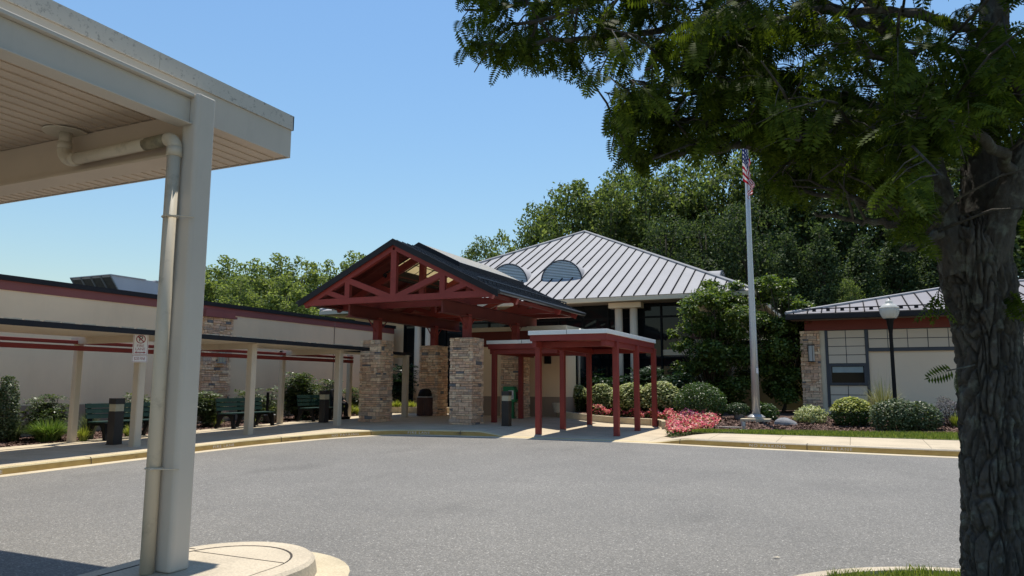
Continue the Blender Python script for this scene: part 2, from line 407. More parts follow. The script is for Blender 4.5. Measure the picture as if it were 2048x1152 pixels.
def knorm(i):
    d = (KP[min(i+1, len(KP)-1)] - KP[max(i-1, 0)]).normalized(); return Vector((-d.y, d.x))
def sst(a, b, x): t = min(max((x-a)/(b-a), 0), 1); return t*t*(3-2*t)
def ramp_drop(x, y):                                  # 0 = full kerb height, 1 = flush
    fx = sst(-9.4, -8.5, x) * (1 - sst(-4.6, -3.6, x))
    return fx
def zwalk(x, y):
    f1 = ramp_drop(x, y); f2 = sst(-9.5, -7.4, x)*(1 - sst(-4.7, -3.2, x)); t = sst(18.2, 20.0, y)
    f = (f1*(1-t) + f2*t) if y < 24.4 else f2*(1-sst(24.4, 26.5, y))
    return (zg(y)+0.14)*(1-f) + (0.125+0.012*(y-18.1))*f
def zwalk_old(x, y):
    d = ramp_drop(x, y); yk = 18.1
    return zg(y) + 0.14 - 0.125*d*(1 - sst(yk, yk+2.4, y)) - 0.16*sst(-9.5, -5.6, x)*(1 - sst(-4.6, -3.0, x))*sst(19.3, 24.0, y)
PROF = [(-0.02, -0.05, 0), (0.0, 0.004, 0), (0.21, 0.012, 0), (0.225, 0.115, 1), (0.245, 0.14, 2), (0.40, 0.1405, 2)]
mb = MB(); npf = len(PROF)
for i, p in enumerate(KP):
    n = knorm(i); 
    for d, z, _ in PROF:
        q = p + n*d; h = 1 - 0.93*ramp_drop(p.x, p.y) if p.y > 16.5 else 1.0
        zz = z if z < 0.05 else 0.012 + (z-0.012)*h
        mb.v.append((q.x, q.y, zg(q.y)+zz))
for i in range(len(KP)-1):
    for j in range(npf-1):
        mb.f.append((i*npf+j, (i+1)*npf+j, (i+1)*npf+j+1, i*npf+j+1))
        far = KP[i].x > -3.6
        mi = [0, 0, 1, 2, 2][j]
        if far and mi == 2: mi = 3
        mb.mi.append(mi)
kerb = struct(mb.build('kerb', ['gutter', 'kerb', 'kerb_top', 'kerb_plain'], smooth=False))
def knear(px, py):
    g = G(px, py, 0.08); return min(range(len(KP)), key=lambda i: (KP[i]-Vector((g.x, g.y))).length)
def kpt(i, d, z):
    p = KP[i] + knorm(i)*d; return Vector((p.x, p.y, zg(p.y)+z))
jm = MB()
for px, py in [(210, 922), (401, 898), (586, 880), (750, 868), (921, 866), (1346, 884), (1615, 895)]:
    i = knear(px, py); t = (KP[i+1]-KP[i]).normalized(); t3 = Vector((t.x, t.y, 0))
    h = 1 - 0.9*ramp_drop(KP[i].x, 0)
    a = [kpt(i, 0.203, 0.014), kpt(i, 0.219, 0.115*h), kpt(i, 0.240, 0.1435*h), kpt(i, 0.40, 0.144*h)]
    for p, q in zip(a[:-1], a[1:]): jm.add([p-t3*0.008, p+t3*0.008, q+t3*0.008, q-t3*0.008], [(0, 1, 2, 3)])
jm.build('joint', 'joint', kerb)
def kerb_text(s, px, py, size=0.088):
    i0 = knear(px, py); vs, fs = text_mesh(s, size, 'CENTER', 1.25)
    out = []
    for v in vs:
        fi = i0 + v.x*1.25/0.12; i = int(math.floor(fi)); fr = fi-i; i = min(max(i, 0), len(KP)-2)
        z = 0.062 + v.y*0.95
        d = 0.2065 + 0.015*(z-0.012)/0.103
        out.append(kpt(i, d, z).lerp(kpt(i+1, d, z), fr))
    m = MB(); m.add(out, fs); m.build('lettering', 'letter', kerb)
for s, px, py in [('FIRE LANE', -12, 946), ('FIRE LANE', 441, 890), ('NO PARKING', 700, 869), ('FIRE LANE', 840, 864), ('NO PARKING', 1540, 890), ('FIRE LANE', 1668, 896), ('NO PARKING', 2000, 911)]:
    kerb_text(s, px, py)

def GW(px, py):
    off = 0.14
    for _ in range(6):
        p = G(px, py, off); off = 0.6*off + 0.4*(zwalk(p.x, p.y)-zg(p.y))
    return G(px, py, off)
# pavement: strips from the kerb back edge to the bed edge
def walk_strip(name, rows, nx=14):
    V = []; Q = []
    for a, b in rows:
        for k in range(nx):
            t = k/(nx-1); x = a[0]+(b[0]-a[0])*t; y = a[1]+(b[1]-a[1])*t
            V.append((x, y, zwalk(x, y)+(0.0015 if k else 0.001)))
    for i in range(len(rows)-1):
        for k in range(nx-1): Q.append((i*nx+k, (i+1)*nx+k, (i+1)*nx+k+1, i*nx+k+1))
    return struct(np_mesh(name, V, Q, 'walk'))
KB = [KP[i] + knorm(i)*0.38 for i in range(len(KP))]
rows = []
iA = min(range(len(KP)), key=lambda i: (KP[i]-Vector((-13.06, 12.6))).length)
iB = min(range(len(KP)), key=lambda i: (KP[i]-Vector((-11.2, 17.7))).length)
iC = min(range(len(KP)), key=lambda i: (KP[i]-Vector((-4.75, 17.8))).length)
for i, p in enumerate(KB):
    if i <= iA: b = (-16.9, p.y)
    elif i <= iB: b = (-16.9 - 0.1*(i-iA)/(iB-iA), KB[iA].y + (30.3-KB[iA].y)*(i-iA)/(iB-iA))
    elif i <= iC: b = (-17.0 + (12.25)*(i-iB)/(iC-iB), 30.3)
    else: continue
    rows.append(((p.x, p.y), b))
walk_strip('entrance_pavement', rows, 24)
rows = [((p.x, p.y), (p.x, 19.78)) for i, p in enumerate(KB) if i >= iC]
walk_strip('pavement', rows, 16)

# planting beds
def zbed(x, y): return zg(y) + 0.13 + 0.13*sst(20.5, 24, y)
def bed(name, xs, ys, zf, nchip, box, seed, **kw):
    r = np.random.default_rng(seed)
    V = [(x, y, zf(x, y)) for y in ys for x in xs]; n = len(xs)
    Q = [(j*n+i, j*n+i+1, (j+1)*n+i+1, (j+1)*n+i) for j in range(len(ys)-1) for i in range(n-1)]
    V = np.array(V); 
    c = np.stack([r.uniform(box[0], box[1], nchip), r.uniform(box[2], box[3], nchip)], -1)
    ang = r.uniform(0, 6.28, nchip); l = r.uniform(0.02, 0.055, nchip); w = r.uniform(0.008, 0.02, nchip)
    z = np.array([zf(a, b) for a, b in c]) + r.uniform(0.004, 0.03, nchip); tl = r.uniform(-0.02, 0.02, (nchip, 4))
    dx, dy = np.cos(ang), np.sin(ang)
    P = np.stack([np.stack([c[:, 0]+dx*l*sx-dy*w*sy, c[:, 1]+dy*l*sx+dx*w*sy, z+tl[:, k]], -1) for k, (sx, sy) in enumerate([(-1, -1), (1, -1), (1, 1), (-1, 1)])], 1).reshape(-1, 3)
    o = len(V); Q = np.concatenate([np.array(Q), o + np.arange(nchip*4).reshape(-1, 4)])
    return struct(np_mesh(name, np.concatenate([V, P]), Q, 'mulch'))
bed('mulch_bed', np.linspace(-19.6, -16.88, 6), np.linspace(-4, 29.5, 40), lambda x, y: zg(y)+0.12, 14000, (-19.4, -16.9, 9, 25), 3)
def front_edge(x): return 20.05 + 0.235*(x+3.9) if x < 3 else 21.7
def mulch_grid():
    xs = np.concatenate([np.linspace(-9.2, -4.21, 12), np.linspace(-4.19, 14, 50)]); V = []; ts = np.linspace(0, 1, 14)
    for t in ts:
        for x in xs:
            y0 = front_edge(x) if x > -4.2 else 26.2; y = y0 + (30.0-y0)*t
            V.append((x, y, zbed(x, y)+0.008))
    n = len(xs); Q = [(j*n+i, j*n+i+1, (j+1)*n+i+1, (j+1)*n+i) for j in range(13) for i in range(n-1)]
    r = np.random.default_rng(5); nc = 22000
    cx = r.uniform(-4.2, 8, nc); t = r.random(nc)**2; cy = np.array([front_edge(x) for x in cx]) + t*4.5
    ang = r.uniform(0, 6.28, nc); l = r.uniform(0.015, 0.05, nc); w = r.uniform(0.008, 0.02, nc)
    z = np.array([zbed(a, b) for a, b in zip(cx, cy)]) + r.uniform(0.01, 0.045, nc); tl = r.uniform(-0.025, 0.025, (nc, 4)); dx, dy = np.cos(ang), np.sin(ang)
    P = np.stack([np.stack([cx+dx*l*sx-dy*w*sy, cy+dy*l*sx+dx*w*sy, z+tl[:, k]], -1) for k, (sx, sy) in enumerate([(-1, -1), (1, -1), (1, 1), (-1, 1)])], 1).reshape(-1, 3)
    return struct(np_mesh('mulch_border', np.concatenate([np.array(V), P]), np.concatenate([np.array(Q), len(V)+np.arange(nc*4).reshape(-1, 4)]), 'mulch'))
mulch_grid()
MT['grass'] = leaf_mat('lawn_blades', [(0, (0.12, 0.17, 0.03)), (0.5, (0.22, 0.29, 0.06)), (1, (0.36, 0.38, 0.14))], 0.5, 0.5, (1.1, 1.1, 0.5))
MT['lawn'] = paint('lawn_soil', (0.11, 0.13, 0.045), 0.95, 0.3, 6)
def blades(P, h, w, r, lean=0.5):
    n = len(P); a = r.uniform(0, 6.28, n); hh = h*r.uniform(0.5, 1.15, n); ww = w*r.uniform(0.7, 1.2, n)
    b = r.uniform(0, 6.28, n); le = lean*r.random(n)*hh
    tip = P + np.stack([np.cos(b)*le, np.sin(b)*le, hh], -1); d = np.stack([np.cos(a)*ww, np.sin(a)*ww, np.zeros(n)], -1)
    mid = P*0.5 + tip*0.5 + np.stack([-np.cos(b)*le*0.15, -np.sin(b)*le*0.15, hh*0.08], -1)
    V = np.stack([P-d/2, P+d/2, mid+d*0.4, tip, mid-d*0.4], 1).reshape(-1, 3)
    return V, np.arange(n*5).reshape(-1, 5)
def lawn_strip():
    xs = np.linspace(-4.4, 30, 70); V = []
    for t in (0, 0.5, 1):
        for x in xs: y = 19.77 + (front_edge(x)+0.03-19.77)*t; V.append((x, y, zg(y)+0.15+0.015*(t > 0)))
    n = len(xs); Q = [(j*n+i, j*n+i+1, (j+1)*n+i+1, (j+1)*n+i) for j in range(2) for i in range(n-1)]
    struct(np_mesh('lawn', V, Q, 'lawn'))
    r = np.random.default_rng(8); k = 26000
    x = r.uniform(-4.2, 7, k); fe = np.array([front_edge(a) for a in x]); y = 19.8 + (fe-19.8+0.05)*r.random(k)
    P = np.stack([x, y, np.array([zg(b) for b in y])+0.15], -1); V, Q = blades(P, 0.085, 0.014, r)
    np_mesh('lawn_grass', V, Q, 'grass', kind='stuff', label='mown green grass strip between pavement and mulch border', cat='grass')
lawn_strip()

# near island at the right, with lawn
IP = smooth_path([(-1.35, 3.6), (-1.2, 5.0), (-0.75, 6.1), (-0.15, 6.85), (0.75, 7.22), (2.2, 7.25), (4.5, 7.2), (9, 7.0)], 3)
IP = resample(IP, 0.1)
def inorm(i):
    d = (IP[min(i+1, len(IP)-1)] - IP[max(i-1, 0)]).normalized(); return Vector((d.y, -d.x))
m = MB(); pr = [(-0.02, -0.04), (0, 0.01), (0.02, 0.10), (0.045, 0.125), (0.17, 0.13), (0.18, 0.08)]
for i, p in enumerate(IP):
    for d, z in pr: q = p+inorm(i)*d; m.v.append((q.x, q.y, zg(q.y)+z))
for i in range(len(IP)-1):
    for j in range(len(pr)-1): m.f.append((i*6+j, i*6+j+1, (i+1)*6+j+1, (i+1)*6+j)); m.mi.append(0)
struct(m.build('island_kerb', 'kerb_plain'))
def near_lawn():
    V = []; Q = []
    for i, p in enumerate(IP):
        q = p+inorm(i)*0.175
        for t in (0, .5, 1): V.append((q.x+(4-q.x)*t*0.9, q.y+(0.5-q.y)*t, zg(q.y)+0.10+0.03*t))
    for i in range(len(IP)-1):
        for k in range(2): Q.append((i*3+k, (i+1)*3+k, (i+1)*3+k+1, i*3+k+1))
    struct(np_mesh('island_lawn', V, Q, 'lawn'))
    r = np.random.default_rng(9); k = 22000
    ii = r.integers(0, 62, k); t = r.random(k)**1.5*0.42
    P = np.array([[*(IP[i]+inorm(i)*(0.24+0.06*math.sin(i*0.9)+0.03*math.sin(i*2.3))), 0] for i in ii]); P[:, 0] += r.normal(0, .03, k); T = np.array([1.6, 3.0, 0])
    P = P + (T-P)*t[:, None]; P[:, 2] = np.array([zg(b) for b in P[:, 1]])+0.10
    V, Q = blades(P, 0.085, 0.0065, r, 0.7)
    np_mesh('island_grass', V, Q, 'grass', kind='stuff', label='shaggy green grass on the near island around the tree trunk', cat='grass')
near_lawn()
# near island at the left, under the carport post
def capsule(cx, w, yn, y0, n=20):
    return [(cx-w, y0)] + [(cx-w*math.cos(math.pi*k/n), yn-w+w*math.sin(math.pi*k/n)) for k in range(n+1)] + [(cx+w, y0)]
def ring_band(m, A, B, za, zb):
    n = len(A); o = len(m.v)
    for (x, y) in A: m.v.append((x, y, zg(y)+za))
    for (x, y) in B: m.v.append((x, y, zg(y)+zb))
    for i in range(n-1): m.f.append((o+i, o+i+1, o+n+i+1, o+n+i)); m.mi.append(m.m)
cx = -4.87
m = MB()
A = [capsule(cx, w, yn, -6) for w, yn in [(1.02, 5.85), (0.75, 5.57), (0.73, 5.55), (0.70, 5.52), (0.55, 5.36), (0.53, 5.34)]]
m.m = 1; ring_band(m, A[0], A[1], 0.003, 0.012); m.m = 0
ring_band(m, A[1], A[2], 0.012, 0.12); ring_band(m, A[2], A[3], 0.12, 0.145); ring_band(m, A[3], A[4], 0.145, 0.147)
m.m = 2; ring_band(m, A[4], A[5], 0.147, 0.140); m.m = 0
c = A[5]; k = len(c); m.add([(x, y, zg(y)+0.144) for x, y in c], [tuple(range(k-1, -1, -1))])
isl = struct(m.build('carport_island', ['kerb_plain', 'concrete', 'joint']))
j = MB()
for y in (4.95, 3.6, 2.2): j.box(cx-0.52, cx+0.52, y, y+0.012, zg(y)+0.1448, zg(y)+0.1462)
for yy in (4.2,):
    j.box(cx+0.555, cx+0.752, yy, yy+0.014, zg(yy)+0.02, zg(yy)+0.1492); j.box(cx-0.752, cx-0.555, 5.0, 5.014, zg(5)+0.02, zg(5)+0.1492)
j.build('joint', 'joint', isl)
# ------------------------------------------------------------------ carport in the foreground
def carport():
    b = zg(4.4)+0.145
    t = thing('carport', (-5.03, 4.4, b), 'grey beige steel carport with flat roof on a square post, cut by the left edge', 'carport')
    m = MB()
    for y in (4.42, -3.2): m.bev(-5.135, -4.94, y-0.10, y+0.10, zg(y)+0.1, 3.965, 0.022)
    post_y = 4.42
    pm = MB(); pm.bev(-5.135, -4.94, 4.32, 4.52, b, 3.965, 0.022); pm.build('post', 'carport', t, bevel=0.017)
    pm = MB(); pm.bev(-5.135, -4.94, -3.3, -3.1, zg(-3.2)+0.1, 3.965, 0.022); pm.build('post', 'carport', t, bevel=0.017)
    m = MB(); m.box(-5.12, -5.03, -6, 4.318, 3.70, 3.925); m.box(-5.16, -4.99, -6, 4.316, 3.685, 3.70); m.box(-5.16, -4.985, -6, 4.316, 3.9255, 3.962)
    m.build('side_beam', 'carport', t, bevel=0.014)
    for y in (4.42, -3.2):
        m = MB(); m.box(-12, -5.137, y-0.055, y+0.055, 3.455, 3.826); m.box(-12, -5.137, y-0.12, y+0.12, 3.432, 3.455)
        m.build('cross_beam', 'soffit', t)
    # soffit boards run lengthwise
    m = MB(); x = -5.215
    while x > -12.0:
        m.box(x-0.148, x, -6, 5.70, 3.836, 3.85); m.box(x-0.156, x-0.148, -6, 5.70, 3.824, 3.85); x -= 0.156
    m.build('soffit', 'soffit', t)
    m = MB(); m.box(-12, -5.205, -6, 5.715, 3.851, 4.22)
    m.build('roof', 'carport', t)
    m = MB(); m.box(-5.204, -5.19, -6, 5.735, 3.826, 4.12); m.box(-12, -5.204, 5.716, 5.735, 3.826, 4.12); m.build('fascia', 'carport', t)
    m = MB(); m.box(-5.204, -5.172, -6, 2.60, 4.122, 4.275); m.box(-5.204, -5.172, 2.603, 4.10, 4.122, 4.275); m.box(-5.204, -5.172, 4.103, 5.75, 4.122, 4.275)
    m.box(-12, -5.172, 5.736, 5.75, 4.122, 4.275); m.box(-12, -5.19, -6, 5.74, 4.221, 4.272)
    m.build('edge_flashing', 'carport_edge', t)
    # drain pipe
    px, py = -5.118, 4.258
    zt = 3.545
    m = MB(); m.tube([(px, py, b), (px, py, zt-0.06)], 0.054, 16)
    el = [(px-0.09*(1-math.cos(a)), py, zt-0.07+0.09*math.sin(a)) for a in np.linspace(0, math.pi/2, 7)]
    m.tube(el, 0.060, 16); m.tube([(px, py, zt-0.14), (px, py, zt-0.06)], 0.062, 16)
    e2 = PY(132, 262, py); xe = e2.x; zr = zt+0.02; 
    m.tube([(px-0.09, py, zr), (xe+0.12, py, zr-0.02)], 0.054, 16)
    el = [(xe+0.13*(1-math.sin(a)), py, zr-0.02+0.13*(1-math.cos(a))) for a in np.linspace(0, math.pi/2, 8)]
    m.tube(el, 0.061, 16); m.tube([(xe+0.19, py, zr-0.02), (xe+0.12, py, zr-0.02)], 0.063, 16); m.tube([(xe, py, zr+0.1), (xe, py, zr+0.16)], 0.063, 16)
    m.tube([(xe, py, zr+0.1), (xe, py, 3.83)], 0.054, 16)
    pipe = m.build('drain_pipe', 'pvc', t, smooth=True)
    m = MB(); m.lathe([(0.19, 3.815), (0.195, 3.825)], (xe, py, 0), 28); m.build('ceiling_collar', 'pvc', pipe)
    m = MB(); m.tube([(px-0.085, py, zr+0.0005), (px-0.36, py, zr-0.006)], 0.0548, 16); m.build('stain', 'pvc_stain', pipe, smooth=True)
    for z in (0.83, 2.88):
        m = MB(); m.tube([(px+0.06*math.cos(a), py+0.06*math.sin(a), z) for a in np.linspace(0, 2*math.pi, 17)], 0.008, 6)
        m.tube([(px+0.03, py-0.05, z), (px+0.10, py-0.02, z), (px+0.20, py+0.072, z-0.005)], 0.006, 6); m.tube([(px+0.045, py-0.075, z), (px+0.045, py-0.03, z)], 0.012, 6)
        m.build('pipe_strap', 'pvc', pipe)
carport()

# ------------------------------------------------------------------ ledge stone
def stones(m, x0, x1, y0, y1, z0, z1, seed, faces='xXyY'):
    r = random.Random(seed); m.m = 1
    m.box(x0+0.05, x1-0.05, y0+0.05, y1-0.05, z0, z1-0.02); m.m = 0
    z = z0
    c = 0
    while z < z1-0.02:
        h = r.choice([0.055, 0.07, 0.08, 0.095, 0.11, 0.135]); h = min(h, z1-z)
        if z1-z-h < 0.04: h = z1-z
        for fc in faces:
            a0, a1 = (y0, y1) if fc in 'xX' else (x0, x1)
            own = (c % 2 == 0) == (fc in 'xX')
            if not own: a0 += 0.085; a1 -= 0.085
            else: a0 -= 0.012; a1 += 0.012
            a = a0
            while a < a1-0.01:
                l = r.uniform(0.10, 0.40)
                if a1-a-l < 0.1: l = a1-a
                d = r.uniform(-0.016, 0.026); g = 0.0065
                zz0 = z+g*r.random(); zz1 = z+h-g
                p = [a+g, a+l-g]
                if h > 0.09 and r.random() < 0.4:
                    zs_ = z+h*r.uniform(0.4, 0.6); half = [(zz0, zs_-g*0.5), (zs_+g*0.5, zz1)]
                else: half = [(zz0, zz1)]
                for zz0, zz1 in half:
                    d = d if len(half) == 1 else r.uniform(-0.016, 0.026)
                    if fc == 'x': m.box(x0-d, x0+0.08, p[0], p[1], zz0, zz1)
                    elif fc == 'X': m.box(x1-0.08, x1+d, p[0], p[1], zz0, zz1)
                    elif fc == 'y': m.box(p[0], p[1], y0-d, y0+0.08, zz0, zz1)
                    else: m.box(p[0], p[1], y1-0.08, y1+d, zz0, zz1)
                a += l
        z += h; c += 1
def jitter(m, k, seed):
    r = random.Random(seed); m.v = [(x+r.uniform(-k, k), y+r.uniform(-k, k), z+r.uniform(-k, k)*0.5) for x, y, z in m.v]

# ------------------------------------------------------------------ left wing: low stuccoed wall with maroon band
WX = -19.5
def left_wing():
    t = thing('office_wing', (WX, 16, zg(16)), 'long low beige stucco building with maroon band and dark coping behind the covered walkway', 'building')
    m = MB(); m.box(WX-9, WX, 2, 29.0, -0.5, 3.86); m.build('wall', 'stucco', t)
    m = MB(); m.box(WX-8.9, WX+0.03, 1.98, 28.98, -0.5, 0.93); m.build('base_band', 'taupe', t)
    m = MB(); m.box(WX-9.02, WX+0.025, 1.97, 29.0, 3.86, 4.10); m.build('maroon_band', 'band', t)
    m = MB(); m.box(WX-9.08, WX+0.08, 1.9, 29.05, 4.10, 4.235); m.build('coping', 'coping', t)
    for y in (17.2, 9.0, 24.6):
        m = MB(); m.box(WX+0.001, WX+0.028, y, y+0.02, 0.93, 4.10); m.build('control_joint', 'taupe', t)
    p = PX(430, 800, WX+0.1)
    m = MB(); stones(m, WX-0.02, WX+0.14, 17.75, 18.95, zg(18), 3.72, 21); jitter(m, 0.004, 1); st = m.build('stone_pier', ['stone', 'mortar'], t)
    m = MB(); m.box(WX, WX+0.24, 17.66, 19.04, 3.72, 3.79); m.box(WX, WX+0.20, 17.71, 18.99, 3.79, 3.95); m.build('pier_cap', 'band', st)
    m = MB(); m.bev(WX+0.15, WX+0.27, 18.32, 18.58, 2.22, 2.80, 0.03); l = m.build('wall_light', 'lens', t)
    m = MB(); 
    for y in (18.305, 18.44, 18.575): m.box(WX+0.272, WX+0.285, y, y+0.015, 2.2, 2.82)
    m.box(WX+0.15, WX+0.29, 18.3, 18.6, 2.19, 2.22); m.box(WX+0.15, WX+0.29, 18.3, 18.6, 2.80, 2.83); m.build('cage', 'grey_metal', l)
    m = MB(); m.box(WX-0.6+0.6, WX+0.10, 26.9, 27.02, 3.0, 3.10); m.tube([(WX+0.1, 26.96, 3.05), (WX+0.22, 26.9, 3.0)], 0.03, 8); m.build('security_camera', 'black', t)
left_wing()
def hvac():
    t = thing('rooftop_unit', (-25, 18.5, 4.0), 'large grey rooftop air handler with slanted mesh intake hood above the maroon band', 'air handler')
    x1 = -22.6; y0 = PX(222, 548, x1).y; zt = PX(222, 548, x1).z; zb = 3.9; W = x1-PY(143, 557, y0).x; yE = PX(385, 560, x1).y-y0
    m = MB(); m.box(x1-W, x1, y0+1.35, y0+yE, zb, zt-0.03); m.box(x1-W-0.05, x1+0.04, y0+1.75, y0+yE+0.05, zt-0.03, zt+0.01); m.build('cabinet', 'hvac', t)
    m = MB(); m.hexa([(x1-W, y0+0.9, zb), (x1, y0+0.9, zb), (x1, y0+1.35, zb), (x1-W, y0+1.35, zb), (x1-W, y0, zt-0.03), (x1, y0, zt-0.03), (x1, y0+1.35, zt-0.03), (x1-W, y0+1.35, zt-0.03)])
    m.box(x1-W-0.04, x1+0.03, y0-0.04, y0+1.349, zt-0.03, zt-0.005); h = m.build('intake_hood', 'hvac', t)
    m = MB(); d = Vector((0, 0.9, zb-zt+0.03))
    def pt(u, v): return Vector((x1-W+W*u, y0+0.9*v-0.012, zt-0.03+(zb-zt+0.03)*v))
    for k in range(4):
        u0, u1 = k/4+0.012, (k+1)/4-0.012
        m.add([pt(u0, .05), pt(u1, .05), pt(u1, .98), pt(u0, .98)], [(3, 2, 1, 0)])
    m.build('mesh_screen', 'hvac_mesh', h)
    m = MB()
    pass
    for k in range(5): m = MB(); m.bar(pt(k/4, 0)-Vector((0, 0.02, 0)), pt(k/4, 1)-Vector((0, 0.02, 0)), 0.05, 0.03); m.build('hood_rib', 'grey_metal', h)
    m = MB(); m.box(x1+0.0405, x1+0.06, y0+2.45, y0+2.52, zb, zt-0.05); m.build('seam_post', 'bluegrey', t)
hvac()

# ------------------------------------------------------------------ covered walkway along the wing
def walkway():
    t = thing('covered_walkway', (-15.4, 15, zg(15)+0.14), 'beige flat roofed covered walkway on square posts with a red channel beam, beside the wing', 'walkway canopy')
    x0, x1, ya, yb = -16.22, -13.93, 2.0, 23.3
    ym, x2 = 19.3, -14.87
    m = MB(); m.box(x0, x1, ya, ym, 2.57, 2.655); m.box(x0, x2, ym, yb, 2.571, 2.654); m.build('roof', 'beige_metal', t)
    m = MB(); m.box(x1+0.0005, x1+0.035, ya, ym+0.036, 2.555, 2.665); m.box(x2, x1, ym+0.0005, ym+0.035, 2.556, 2.664); m.box(x2+0.0005, x2+0.035, ym+0.036, yb+0.036, 2.555, 2.665); m.build('dark_fascia', 'coping', t)
    m = MB(); m.box(x0, x2, yb+0.0005, yb+0.03, 2.555, 2.665); m.build('end_fascia', 'canopy_top', t)
    m = MB(); r = random.Random(4); y = ya
    while y < ym-0.3:
        l = r.uniform(0.03, 0.3); 
        if r.random() < 0.8: m.box(x1-0.04, x1+0.03, y, y+l, 2.6655, 2.67+r.uniform(0.004, 0.022))
        y += l+r.uniform(0, .08)
    m.build('gravel_edge', 'kerb_plain', t, kind='stuff')
    for y in (4.4, 7.9, 11.43, 14.78, 18.42):
        z = zwalk(-14.35, y)
        m = MB(); m.bev(-14.47, -14.27, y-0.09, y+0.09, z, 2.56, 0.02); m.build('post', 'beige_metal', t)
        m = MB(); m.box(-16.70, -14.475, y-0.05, y+0.05, 2.42, 2.57); m.build('cross_beam', 'beige_metal', t)
    for y in (4.4, 7.9, 11.55, 14.9, 18.45, 21.95):
        z = zwalk(-16.64, y)
        m = MB(); m.bev(-16.72, -16.56, y-0.08, y+0.08, z, 2.56, 0.02); m.build('post', 'beige_metal', t)
    y = 22.9; z = zwalk(-14.85, y); m = MB(); m.bev(-14.95, -14.75, y-0.09, y+0.09, z, 2.47, 0.02); m.build('post', 'beige_metal', t)
    m = MB(); m.box(-16.5, -14.75, y-0.07, y+0.07, 2.471, 2.57); m.build('cross_beam', 'beige_metal', t)
    for za, zb_ in ((2.415, 2.495), (2.265, 2.375)):
        m = MB(); m.box(-16.52, -16.44, ya, 21.9, za, zb_); m.build('red_rail', 'red', t, bevel=0.006)
    return t
walkway()

